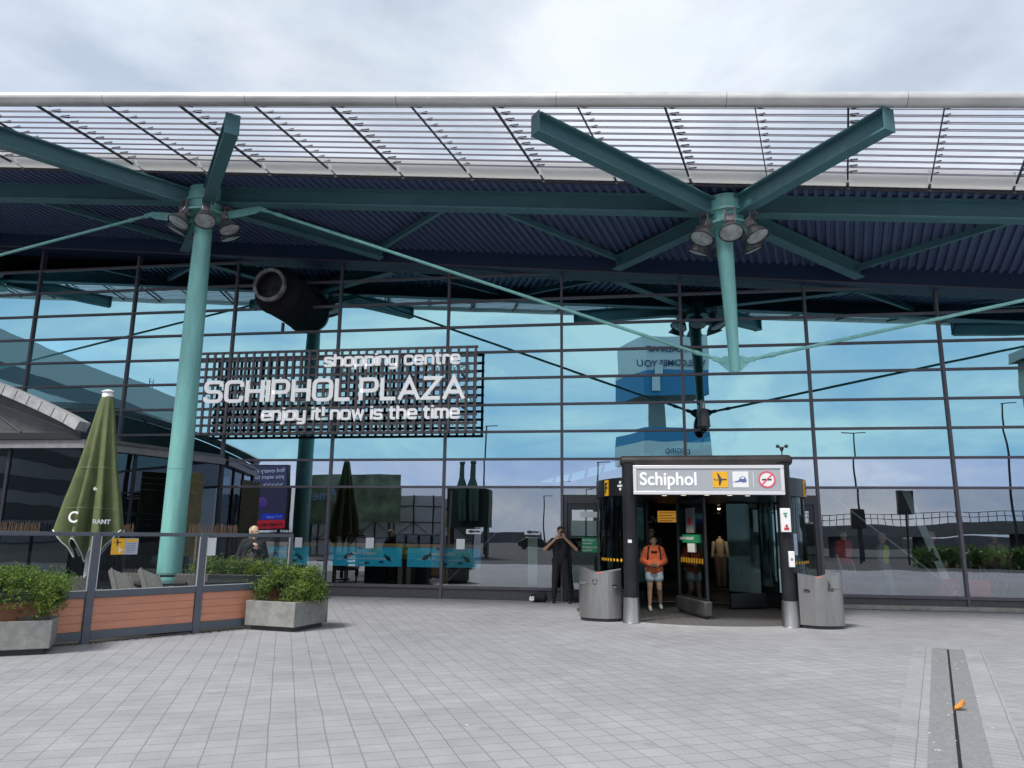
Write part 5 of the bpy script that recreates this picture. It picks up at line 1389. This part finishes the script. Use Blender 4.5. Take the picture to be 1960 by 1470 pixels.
    if hair[0] == 'short':
        b.ball(Hd(0, .012, 1.692), .098, (.87, 1.0, .92), rot=RT); b.cap(Hd(-.05, -.055, 1.735), Hd(.05, -.055, 1.735), .028); b.ball(Hd(0, .05, 1.63), .07, (1.05, .8, 1.0), rot=RT)
    elif hair[0] == 'bun':
        b.ball(Hd(0, .016, 1.690), .096, (.88, 1.0, .93), rot=RT); b.ball(Hd(0, .05, 1.65), .075, (1.0, .8, 1.1), rot=RT); b.ball(Hd(.01, .10, 1.74), .04)
    elif hair[0] == 'bob':
        b.ball(Hd(0, .022, 1.690), .104, (.92, 1.0, .95), rot=RT); b.cap(Hd(-.082, .01, 1.69), Hd(-.088, .01, 1.55), .03, .026); b.cap(Hd(.082, .01, 1.69), Hd(.088, .01, 1.55), .03, .026); b.cap(Hd(0, .07, 1.68), Hd(0, .075, 1.53), .068, .055)
    # carve the face out by pushing nothing below the hairline: the cap sits behind the brow
    remesh(b, 'hair', hair[1], t, .010, 2, .012)
    # clothes
    for c in cloth:
        kind, m = c[0], c[1]; k = c[2] if len(c) > 2 else {}
        b = MB(); ex = k.get('ex', .014)
        if kind in ('tee', 'hoodie', 'jumper'):
            hem = k.get('hem', .93)
            b.cap((-.05*bw, .008, hem+.10), (-.05*bw, .005, 1.14), .128*bw+ex, .122*bw+ex); b.cap((.05*bw, .008, hem+.10), (.05*bw, .005, 1.14), .128*bw+ex, .122*bw+ex)
            b.cap((-.075, 0, 1.12), (-.09, 0, 1.34), .10*bw+ex, .112*bw+ex); b.cap((.075, 0, 1.12), (.09, 0, 1.34), .10*bw+ex, .112*bw+ex)
            b.cap(sh[0], sh[1], .066+ex); b.cap((-.10, .005, 1.41), (-.02, .008, 1.47), .06+ex, .045+ex); b.cap((.10, .005, 1.41), (.02, .008, 1.47), .06+ex, .045+ex)
            for i in (0, 1):
                if kind == 'tee': b.cap(sh[i], sh[i]*.42+el[i]*.58, .06*bw+ex, .058*bw+ex)
                else: b.cap(sh[i], el[i], .06*bw+ex, .05*bw+ex*1.3); b.cap(el[i], el[i]*.12+wr[i]*.88, .05*bw+ex*1.4, .036+ex)
            if kind == 'hoodie':
                b.cap((-.09, .05, 1.50), (.09, .05, 1.50), .05); b.cap((-.10, .0, 1.49), (-.05, -.08, 1.44), .04, .03); b.cap((.10, .0, 1.50), (.06, -.08, 1.45), .055, .035)
                b.cap((-.12, .0, hem+.05), (.12, .0, hem+.05), .10*bw, .10*bw); b.cap((-.07, -.115, 1.03), (.07, -.115, 1.03), .045)
            remesh(b, {'tee': 't_shirt', 'hoodie': 'hoodie', 'jumper': 'jumper'}[kind], m, t, .0105, 3, .018)
            continue
        if kind in ('trousers', 'shorts'):
            b.cap(hip[0]+Vector((0, .012, .05)), hip[1]+Vector((0, .012, .05)), .108*bw+ex); b.cap((0, .01, .99), (0, .008, 1.06), .125*bw+ex, .12*bw+ex)
            for i in (0, 1):
                if kind == 'shorts': b.cap(hip[i], hip[i]*.62+kn[i]*.38, .096*bw+ex, .092*bw+ex*1.4)
                else: b.cap(hip[i], kn[i], .096*bw+ex, .066*bw+ex); b.cap(kn[i], an[i]+Vector((0, 0, .05)), .064*bw+ex, .046+ex)
            remesh(b, kind, m, t, .0105, 3, .014); continue
        if kind == 'shoe':
            for i in (0, 1):
                b = MB(); a = an[i]; dirv = k.get('dir', [(0, -1, 0), (0, -1, 0)])[i]; dv_ = Vector(dirv)
                b.cap(a+Vector((0, .025, -.035)), a+dv_*.15+Vector((0, 0, -.052)), .046, .038); b.cap(a+Vector((0, .01, .0)), a+dv_*.04+Vector((0, 0, -.03)), .046, .042)
                b.cap(a+Vector((0, .03, -.055)), a+dv_*.17+Vector((0, 0, -.062)), .036, .030)
                for v_i, q in enumerate(b.v): b.v[v_i] = (q[0], q[1], max(q[2], a.z-.088))
                remesh(b, 'shoe', m, t, .009, 2)
            continue
        if kind == 'backpack':
            b.cap((-.06, .17, 1.12), (-.06, .15, 1.36), .11, .10); b.cap((.06, .17, 1.12), (.06, .15, 1.36), .11, .10); remesh(b, 'backpack', m, t, .012, 3)
            b = MB()
            for x in (-1, 1): b.tube([(x*.10, .10, 1.51), (x*.125, -.05, 1.505), (x*.14, -.125, 1.40), (x*.155, -.13, 1.24), (x*.18, -.03, 1.10), (x*.17, .08, 1.08)], .024, 8)
            b.build('strap', m, t); continue
        if kind == 'vest':
            b.cap((-.07, 0, 1.05), (-.09, 0, 1.36), .13*bw, .135*bw); b.cap((.07, 0, 1.05), (.09, 0, 1.36), .13*bw, .135*bw); remesh(b, 'vest', m, t, .012, 2); continue
        if kind == 'glasses':
            for x in (-.034, .034): b.ball(Hd(x, -.098, 1.652), .026, (1, .3, .75), n=10, m=6)
            b.cap(Hd(-.07, -.09, 1.655), Hd(.07, -.09, 1.655), .004); b.build('sunglasses', m, t); continue
        if kind == 'collar_sunglasses':
            for x in (-.045, .045): b.ball((x, -.145, 1.385), .043, (1, .35, .7), n=12, m=8)
            b.ball((0, -.15, 1.385), .02, n=8, m=6); b.build('sunglasses', m, t); continue
        if kind == 'watch':
            b.cap(wr[1]+Vector((0, 0, .0)), wr[1]*.9+el[1]*.1, .032); b.build('wrist_band', m, t); continue
        if kind == 'headband':
            b.tube([Hd(.09*math.cos(a_*PI/10), .02, 1.685+.098*math.sin(a_*PI/10)) for a_ in range(11)], .012, 8); b.build('headband', m, t); continue
        if kind == 'stripes':
            for z in (1.16, 1.23, 1.30, 1.37): b.tube([(.235*math.cos(a_*PI/12)*.98, .150*math.sin(a_*PI/12)-.0, z) for a_ in range(24)], .010, 6, closed=True)
            b.build('jumper_stripes', m, t); continue
    return t
CLOTH = lambda n, c, r_=.85: mat(n, c, r_, var=.12, vscale=12)
BLK = CLOTH('black_cloth', (.014, .015, .018)); NVY = CLOTH('dark_trouser', (.017, .018, .022)); DENIM = CLOTH('pale_denim', (.50, .60, .70)); ORG = CLOTH('orange_fleece', (.78, .165, .07))
WSH = mat('white_shoe', (.74, .74, .72), .6); BSH = mat('black_shoe', (.012, .012, .013), .5)
HDK = mat('dark_hair', (.018, .013, .011), .6, var=.3, vscale=40); HBL = mat('blond_hair', (.55, .43, .27), .6, var=.25, vscale=40); HGR = mat('grey_hair', (.3, .29, .28), .6, var=.2, vscale=30)
# woman in orange walking out of the door
person('woman walking out of the revolving door in an orange hoodie, denim shorts and white sneakers', (2.20, -1.72, 0), R(4), 1.60, 'tan',
       dict(el=[(-.255, .06, 1.17), (.255, .06, 1.17)], wr=[(-.115, -.195, 1.085), (.10, -.185, 1.09)], hd=[(.8, -.35, -.06), (-.8, -.30, .02)], hn=[(-.3, -.8, .4), (.3, -.8, .4)], curl=.6,
            kn=[(-.115, -.04, .50), (.115, -.06, .505)], an=[(-.135, -.12, .09), (.15, .10, .115)], hip=[(-.095, 0, .92), (.095, 0, .92)]),
       [('hoodie', ORG, dict(ex=.030, hem=.88)), ('shorts', DENIM, dict(ex=.016)), ('shoe', WSH), ('backpack', BLK), ('collar_sunglasses', BLK), ('watch', BLK)], ('bun', HDK), build=1.08, female=True, nod=R(-2))
t = thing('phone', 'dark phone held in the hands of the woman in orange', 'phone', (2.195, -1.975, .985), R(4))
b = MB(); T = Matrix.Translation((0, 0, 0)) @ Euler((R(-35), 0, 0)).to_matrix().to_4x4(); b.box(-.07, .07, -.005, .005, -.035, .035, 0, T); b.build('phone_case', BLACK, t, bevel=.004)
# man in black raising both hands to his face
person('man in black t-shirt and trousers holding a small dark object to his mouth', (0.0, -.50, 0), R(2), 1.80, 'tan',
       dict(el=[(-.375, -.10, 1.225), (.385, -.10, 1.235)], wr=[(-.115, -.185, 1.475), (.115, -.190, 1.495)], hd=[(.45, -.15, .8), (-.35, -.10, .85)], hn=[(-.5, -.6, .2), (.5, -.6, .2)], curl=.75,
            kn=[(-.13, -.02, .50), (.15, -.02, .50)], an=[(-.165, .02, .09), (.215, .02, .09)]),
       [('tee', BLK, dict(ex=.012, hem=.95)), ('trousers', NVY, dict(ex=.016)), ('shoe', BSH)], ('short', HDK), build=.98, turn=R(4))
t = thing('small_camera', 'small dark object raised to the face of the man in black', 'camera', (.035, -.66, 1.655))
b = MB(); b.tube([(0, .02, -.05), (0, .0, -.02), (.0, -.02, .02), (0, -.04, .06)], [.022, .03, .03, .018], 14); b.build('body', BLACK, t)
b = MB(); b.tube([(0, -.042, .063), (0, -.05, .075)], .016, 12); b.build('rim', STEELF, t)
# black bag at his feet
t = thing('black_bag', 'black rucksack with white print lying on the paving beside the man', 'bag', (-.55, -.44, 0), R(-8))
b = MB(); b.cap((-.10, 0, .11), (.12, .02, .12), .105, .11); b.cap((-.08, .0, .07), (.13, 0, .07), .07, .07); b.cap((.0, .02, .17), (.08, .02, .17), .07); 
for i_, q in enumerate(b.v): b.v[i_] = (q[0], q[1], max(0, q[2]))
remesh(b, 'bag_body', BLK, t, .012, 3, .03)
b = MB(); b.tube([(-.02, .03, .22), (.06, .05, .275), (.17, .05, .25), (.2, .03, .15)], .012, 8); b.build('strap', BLK, t)
text('&S', .13, (-.20, -.118, .055), WHITEL, t, ext=.004, bold=.006, rz=R(-18))
# woman in black on the terrace
person('blond woman in a black jumper standing behind the terrace fence', (-5.93, -4.62, .04), R(35), 1.66, 'pale',
       dict(el=[(-.27, .05, 1.14), (.26, .03, 1.15)], wr=[(-.27, -.06, .90), (.06, -.20, 1.30)], hd=[(0, -.2, -1), (-.35, -.35, .8)], hn=[(-1, 0, 0), (.4, -.8, .2)], curl=.7),
       [('jumper', BLK, dict(ex=.022, hem=.86)), ('trousers', NVY), ('shoe', BSH), ('headband', BLK)], ('bob', HBL), female=True, build=1.08, turn=R(30))
b = MB(); b.cap((0, 0, 0), (.06, 0, -.28), .05, .075); b.cap((.0, 0, .0), (-.03, 0, .1), .02); 
t = thing('patterned_scarf', 'dark patterned scarf hanging from the raised hand of the blond woman', 'scarf', (-5.83, -4.86, 1.16)); remesh(b, 'scarf_cloth', mat('scarf_print', (.05, .05, .05), .8, var=.9, vscale=22), t, .012, 3, .03)
# figures inside the hall
person('man with sunglasses on his head in the dark hall behind the woman in orange', (2.28, 1.6, 0), 0, 1.84, 'tan', dict(), [('tee', BLK), ('trousers', NVY), ('shoe', BSH), ('glasses', EYED)], ('short', HDK))
person('traveller in a striped jumper with a black backpack inside the glass', (9.05, .85, 0), R(75), 1.78, 'tan', dict(wr=[(-.22, -.22, 1.08), (.22, -.22, 1.08)]), [('jumper', BLK), ('stripes', mat('stripe_pale', (.5, .4, .38), .8)), ('trousers', NVY), ('shoe', BSH), ('backpack', BLK)], ('short', HGR))
person('traveller in a dark jacket facing the striped jumper inside the glass', (9.72, .9, 0), R(-80), 1.76, 'brown', dict(wr=[(-.2, -.24, 1.05), (.2, -.24, 1.05)]), [('jumper', CLOTH('dark_jacket', (.03, .022, .03))), ('trousers', NVY), ('shoe', BSH)], ('short', HDK))
person('worker in a yellow vest walking inside the glass right of the entrance', (7.95, 1.0, 0), R(60), 1.74, 'pale', dict(kn=[(-.10, -.16, .50), (.10, .05, .50)], an=[(-.1, -.18, .09), (.1, .25, .14)]), [('jumper', CLOTH('blue_grey', (.16, .20, .22))), ('trousers', CLOTH('work_blue', (.12, .17, .24))), ('vest', CLOTH('hi_vis', (.50, .60, .06))), ('shoe', BSH)], ('short', HGR))
person('person in a red t-shirt behind the glass beside the revolving door', (7.02, 1.0, .0), R(40), 1.8, 'pale', dict(), [('tee', CLOTH('red_shirt', (.50, .025, .03)), dict(ex=.03)), ('trousers', NVY), ('shoe', BSH)], ('short', HDK))
person('guard in a dark jacket with a yellow vest deep behind the right glass', (10.6, 1.1, 0), R(-20), 1.8, 'brown', dict(), [('jumper', CLOTH('maroon', (.09, .03, .04))), ('vest', CLOTH('olive_vest', (.16, .18, .05))), ('trousers', NVY), ('shoe', BSH)], ('short', HDK))
su = None
for loc, lb in (((9.2, .55, 0), 'red upright suitcase in front of the striped traveller'), ((9.9, .6, 0), 'red upright suitcase in front of the traveller in the dark jacket')):
    if su is None:
        su = thing('suitcase', lb, 'suitcase', loc, R(12), 'red suitcases inside the glass')
        b = MB(); b.box(-.24, .24, -.13, .13, .06, .68); b.build('shell', mat('red_shell', (.42, .012, .03), .35), su, bevel=.04)
        for s in (-1, 1): b = MB(); b.tube([(s*.17, -.08, .035), (s*.17, .08, .035)], .035, 10); b.build('wheel', BLACK, su)
        b = MB(); b.tube([(-.1, .1, .68), (-.1, .1, 1.0), (.1, .1, 1.0), (.1, .1, .68)], .01, 8); b.build('handle', STEELF, su)
    else: dup(su, loc, R(-10), lb)

# ------------------------------------------------------------ what stands behind the photographer and shows in the mirrored glass
BW = mat('panel_white', (.70, .72, .74), .5); BB = mat('panel_blue', (.03, .22, .44), .45); ASH = mat('tower_grey', (.22, .24, .25), .6)
tw = thing('advertising_tower', 'blue and white two tier advertising tower mirrored in the glass', 'tower', (5.3, -60, 0))
b = MB(); b.box(-.85, .85, -.85, .85, 0, 16.5); b.build('mast', ASH, tw)
def tier(zb, zt, w0, w1, skew, nm):
    poly = lambda s: [(-4.3*s, -2.6*s), (-1.3*s, 2.9*s), (5.3*s, 2.2*s), (3.0*s, -4*s)]
    b = MB(); lo = poly(w0); hi = poly(w1); zm = zb+(zt-zb)*(.42 if nm == 'upper_tier' else .68)
    def ring(p_, z): return [(x, y, z) for x, y in p_]
    md = [((a[0]+c[0])/2, (a[1]+c[1])/2) for a, c in zip(lo, hi)]
    vs = ring(lo, zb)+ring(md, zm)+ring(hi, zt)
    for i in range(4): j = (i+1) % 4; b.add([vs[i], vs[j], vs[4+j], vs[4+i]], [(0, 1, 2, 3)], 1); b.add([vs[4+i], vs[4+j], vs[8+j], vs[8+i]], [(0, 1, 2, 3)], 0)
    b.add(vs[:4], [(3, 2, 1, 0)], 2); b.add(vs[8:], [(0, 1, 2, 3)], 2)
    return b.build(nm, [BW, BB, ASH] if nm == 'upper_tier' else [BB, BW, ASH], tw, smooth=False)
tier(15.9, 22.3, .98, 1.0, 0, 'upper_tier'); tier(9.0, 12.2, 1.05, 1.0, 0, 'lower_tier')
# lettering faces the terminal, so the glass shows it reversed
for s, sz, p_, r_ in (('TRADING', 1.0, (3.3, 2.55, 20.4), 5), ('WELCOMES YOU', .92, (4.9, 2.42, 18.9), 5), ('DEGIRO', .72, (3.2, 3.02, 9.95), 5)):
    text(s, sz, p_, mat('tower_ink', (.03, .05, .12), .5), tw, rz=PI-R(6), ext=.03, bold=.01)
b = MB(); b.box(-.75, .1, 2.95, 3.05, 16.4, 19.0, 0, TF((0, 0, 0), -R(6))); b.build('picture_panel', BW, tw, smooth=False)
# far terminal block with window bands
st = thing('office_block', 'long pale office block with dark window bands mirrored at the left', 'building', (-72.5, -78, 0), 0)
T = TF((0, 0, 0), math.atan2(-44, -6))
b = MB(); b.box(-60, 24, -14, 0, 0, 24.3, 0, T); b.build('wall', mat('block_wall', (.50, .52, .53), .7), st, smooth=False)
for k in range(5):
    b = MB(); z = 3.0+k*3.9
    b.box(-60, 23, -.5 if False else -14.05, .06, z, z+2.0, 0, T); b.build('window_band', mat('band_dark', (.03, .045, .06), .15), st, smooth=False)
b = MB()
for x in (18, 19.5): b.bar(T @ Vector((x, -4, 24)), T @ Vector((x, -4, 27)), .1, .1, up=(0, 1, 0))
for z in (24.8, 25.6, 26.4): b.bar(T @ Vector((18, -4, z)), T @ Vector((19.5, -4, z)), .08, .08)
b.build('roof_ladder', BLACK, st, smooth=False)
# big screens on stands
ms = thing('museum_screen', 'dark led screen about museums mirrored in the glass', 'screen', (-23.5, -30, 0))
b = MB(); b.box(-2.2, 2.2, -.2, .15, 1.8, 6.3); b.build('screen_case', BLACK, ms); b = MB(); b.box(-2.1, 2.1, .155, .17, 1.9, 6.2)
b.build('screen_face', mat('screen_violet', (.02, .02, .05), .3, emit=(.05, .05, .12), es=.5), ms, smooth=False)
INK = mat('screen_text', (.4, .4, .45), .4, emit=(.5, .5, .55), es=.5)
for s, z in (('find every museum', 5.75), ('you want to visit', 5.30)): text(s, .44, (1.95, .18, z), INK, ms, rz=PI, ext=.01)
text('>>>>>', .5, (1.9, .18, 4.7), INK, ms, rz=PI, ext=.01)
b = MB(); b.ball((.3, .2, 3.7), .38, (1, .2, 1)); b.build('planet_picture', mat('violet_ball', (.10, .05, .25), .5, emit=(.12, .06, .35), es=.5), ms)
b = MB()
for k in range(26): a = R(70+k*8); b.bar((.4+1.05*math.cos(a), .18, 3.75+1.35*math.sin(a)), (.4+1.35*math.cos(a), .18, 3.75+1.7*math.sin(a)), .01, .05, up=(0, 1, 0))
b.build('ray_picture', mat('violet_ray', (.1, .08, .2), .5, emit=(.15, .12, .3), es=.5), ms, smooth=False)
b = MB(); b.box(.3, 1.95, .18, .2, 2.55, 2.95); b.build('blue_banner', mat('banner_blue', (.01, .03, .5), .4, emit=(.01, .05, .7), es=.6), ms, smooth=False); text('<<< muse', .30, (1.9, .21, 2.63), WHITEL, ms, rz=PI, ext=.01)
b = MB(); b.box(-.5, 2.1, .18, .2, 1.9, 2.5); b.build('red_banner', mat('banner_red', (.5, .01, .02), .4, emit=(.6, .02, .04), es=.6), ms, smooth=False); text('TOURIST INFO', .27, (2.0, .21, 2.07), BLACK, ms, rz=PI, ext=.01, bold=.01)
b = MB()
for x in (-1.6, 1.6): b.box(x-.1, x+.1, -.1, .05, 0, 1.8)
b.build('screen_leg', DARK, ms)
po_ = thing('green_poster', 'wide green poster board mirrored in the middle glass', 'billboard', (-18.3, -34, 0))
b = MB(); b.box(-3.9, 3.8, -.15, .1, 2.3, 5.95); b.build('poster_board', mat('poster_green', (.11, .16, .09), .5, var=.85, vscale=.8), po_, smooth=False)
text('Amer', 1.0, (-1.0, .12, 4.1), mat('poster_blue', (.25, .42, .7), .5), po_, rz=PI, ext=.01)
b = MB()
for x in (-3, 0, 3): b.box(x-.1, x+.1, -.1, .05, 0, 2.3)
b.build('board_leg', DARK, po_)
gh = thing('white_shelter', 'long white panelled shelter with dark ribs mirrored low in the glass', 'shelter', (-15.0, -36, 0))
b = MB(); b.box(-8, 5.5, -3, 0, .0, 4.3); b.build('panel_wall', mat('shelter_white', (.55, .57, .60), .4), gh, smooth=False)
b = MB()
for k in range(10): x = -8+k*1.5; b.box(x-.05, x+.05, 0, .06, 0, 4.35)
for z in (1.2, 2.4, 3.5): b.box(-8, 5.5, .003, .05, z-.03, z+.03)
for k in range(9): x = -8+k*1.5; b.bar((x, .06, 1.2 if k % 2 else 2.4), (x+1.5, .06, 2.4 if k % 2 else 1.2), .03, .04)
b.build('shelter_rib', BLACK, gh, smooth=False)
bt = thing('drinks_kiosk', 'dark green kiosk with two bottle shaped tops mirrored in the glass', 'kiosk', (-9.6, -34, 0))
b = MB(); b.box(-1.5, 1.6, -1.5, 0, 2.2, 4.9); b.build('kiosk_box', mat('kiosk_green', (.008, .025, .018), .5), bt)
b = MB()
for x in (-1.3, 1.4): b.box(x-.08, x+.08, -1, -.3, 0, 2.2)
b.build('kiosk_leg', DARK, bt)
BG = mat('bottle_green', (.006, .045, .02), .3)
for x in (.55, -.25): b = MB(); b.lathe([(.42, 2.6), (.42, 4.9), (.2, 5.6), (.17, 6.6), (.21, 6.62), (.21, 6.8), (0, 6.8)], TF((x, .45, 0)), 20); b.build('bottle', BG, bt)
# street lamps
sl0 = None
lamps = [((-10.3, -45), 11.0, 'slim street lamp mirrored above the counters'), ((20.3, -45), 10.0, 'double armed street lamp mirrored right of the entrance'), ((32, -45), 12.2, 'tall street lamp mirrored near the right edge'), ((-.46, -45), 7.8, 'short street lamp mirrored above the standing man'),
         ((-8.2, -75), 6.5, 'distant street lamp mirrored left of the cloud, nearest the counters'), ((-5.8, -75), 8.2, 'distant street lamp mirrored behind the right counter'), ((-3.0, -75), 7.2, 'distant street lamp mirrored left of the man'), ((.8, -75), 6.2, 'distant street lamp mirrored close beside the man'), ((10.5, -50), 8.7, 'street lamp mirrored above the portal bar')]
for (x, y), h, lb in lamps:
    t = thing('street_lamp', lb, 'street lamp', (x, y, 0), 0, 'street lamps mirrored in the glass')
    b = MB(); b.tube([(0, 0, 0), (0, 0, h)], [.11, .06], 10); b.build('lamp_post', DARK, t)
    b = MB(); b.bar((-.1, 0, h), (1.0, 0, h+.08), .14, .07)
    if 'double' in lb: b.bar((.1, 0, h), (-1.0, 0, h+.08), .14, .07)
    b.build('lamp_head', DARK, t)
# curved viaduct
vd = thing('viaduct', 'curved concrete viaduct with railing mirrored at the right', 'viaduct', (0, 0, 0))
pts = []
for k in range(25):
    a = k/24; x = 12+a*42; y = -62+26*a*a*.9; z = 2.9+.2*a+.9*a*a; pts.append(Vector((x, y, z)))
b = MB()
for i in range(24):
    b.bar(pts[i]-Vector((0, 0, .55)), pts[i+1]-Vector((0, 0, .55)), 6, 1.1)
b.build('deck', mat('viaduct_concrete', (.20, .21, .21), .8, var=.2), vd, smooth=False)
b = MB()
for i in range(24):
    p_, q_ = pts[i]+Vector((0, 2.8, 0)), pts[i+1]+Vector((0, 2.8, 0))
    for h in (.55, 1.0): b.bar(p_+Vector((0, 0, h)), q_+Vector((0, 0, h)), .06, .06)
    for s in (0, .33, .66): c = p_.lerp(q_, s); b.bar(c, c+Vector((0, 0, 1.0)), .05, .05, up=(0, 1, 0))
b.build('railing', DARK, vd, smooth=False)
b = MB()
for i in range(2, 24, 4): b.box(pts[i].x-.6, pts[i].x+.6, pts[i].y-.6, pts[i].y+.6, 0, pts[i].z-1)
b.build('pier', MATS['viaduct_concrete'], vd, smooth=False)
ty = thing('service_tower', 'tall grey concrete tower mirrored at the right edge', 'tower', (40.2, -40, 0))
b = MB(); b.box(-5.2, 5, -8, 0, 0, 16.5); b.build('wall', mat('tower_concrete', (.20, .22, .20), .8, var=.15), ty, smooth=False)
b = MB(); b.box(-5.6, 5.5, -8.5, .5, 16.5, 17.3); b.build('roof', ASH, ty, smooth=False)
# hedge, traffic signals and parked vans along the road behind
for k, (x, y, lb) in enumerate(((18.1, -38, 'dark traffic signal mirrored left in the right hand glass'), (20.0, -34, 'tall dark traffic signal mirrored in the right hand glass'))):
    t = thing('traffic_signal', lb, 'traffic signal', (x, y, 0), 0, 'traffic signals mirrored in the glass')
    b = MB(); b.tube([(0, 0, 0), (0, 0, 2.5+k*.9)], .07, 10); b.build('signal_post', DARK, t); b = MB(); b.box(-.48, .48, -.2, .2, 2.4+k*.9, 3.8+k*1.07); b.build('signal_head', BLACK, t, bevel=.05)
rnd = random.Random(12); hb = MB()
for k in range(6000):
    x = rnd.uniform(19, 38); y = -30+rnd.uniform(-.7, .7); z = rnd.uniform(.0, 1.15); c = Vector((x, y, z)); a = Vector((rnd.gauss(0, 1), rnd.gauss(0, 1), rnd.gauss(0, 1))).normalized(); f = a.cross(Vector((rnd.gauss(0, 1), rnd.gauss(0, 1), .3))).normalized()
    hb.add([c, c+a*.18+f*.08, c+a*.34, c+a*.18-f*.08], [(0, 1, 2, 3)], rnd.choice((0, 0, 0, 3)))
tag(hb.build('hedge', LEAFM, smooth=False), 'long low hedge along the road mirrored at the right', 'hedge')
# far airport roofline and parked cars closing the horizon
fb = thing('far_roofline', 'low far airport buildings along the mirrored horizon', 'building', (0, -150, 0))
b = MB(); rnd = random.Random(4); x = -130
while x < 130:
    wd = rnd.uniform(10, 26); h = rnd.uniform(1.5, 3.2); b.box(x, x+wd, -12, rnd.uniform(-2, 2), 0, h); x += wd+rnd.uniform(0, 6)
b.build('wall', mat('far_wall', (.13, .14, .15), .8, var=.3, vscale=.2), fb, smooth=False)
cc_ = [(.02, .03, .02), (.45, .45, .46), (.03, .05, .12), (.5, .5, .5), (.06, .06, .06), (.35, .18, .03)]
rnd = random.Random(9); places = ['far left', 'left of the lamps', 'left of the middle', 'in the middle', 'right of the middle', 'near the hedge', 'far right']
for k in range(7):
    c = cc_[k % 6]; nm_c = ['dark green', 'silver', 'navy blue', 'pale grey', 'black', 'orange', 'wine red'][k]
    if k == 6: c = (.2, .01, .03)
    t = thing('parked_car', '%s car parked on the road behind, mirrored low in the glass' % nm_c, 'car', (-9+k*4.6+rnd.uniform(-.4, .4), -72+rnd.uniform(-2, 2), 0), R(rnd.uniform(-6, 6)), 'parked cars mirrored in the glass')
    b = MB(); b.prism([(-2.1, .35), (2.1, .35), (2.15, .8), (1.3, .92), (.75, 1.42), (-1.0, 1.45), (-1.75, .95), (-2.15, .85)], -.85, .85); b.build('car_body', mat('car_paint_%s' % nm_c.replace(' ', '_'), c, .3), t, bevel=.06)
    b = MB(); b.prism([(1.15, .93), (.70, 1.36), (-.95, 1.39), (-1.55, .96)], -.86, .86); b.build('car_windows', BLACK, t, smooth=False)
    for wx in (-1.35, 1.35):
        for wy in (-.8, .8): b = MB(); b.tube([(wx, wy-.1, .33), (wx, wy+.1, .33)], .33, 16); b.build('wheel', BLACK, t)
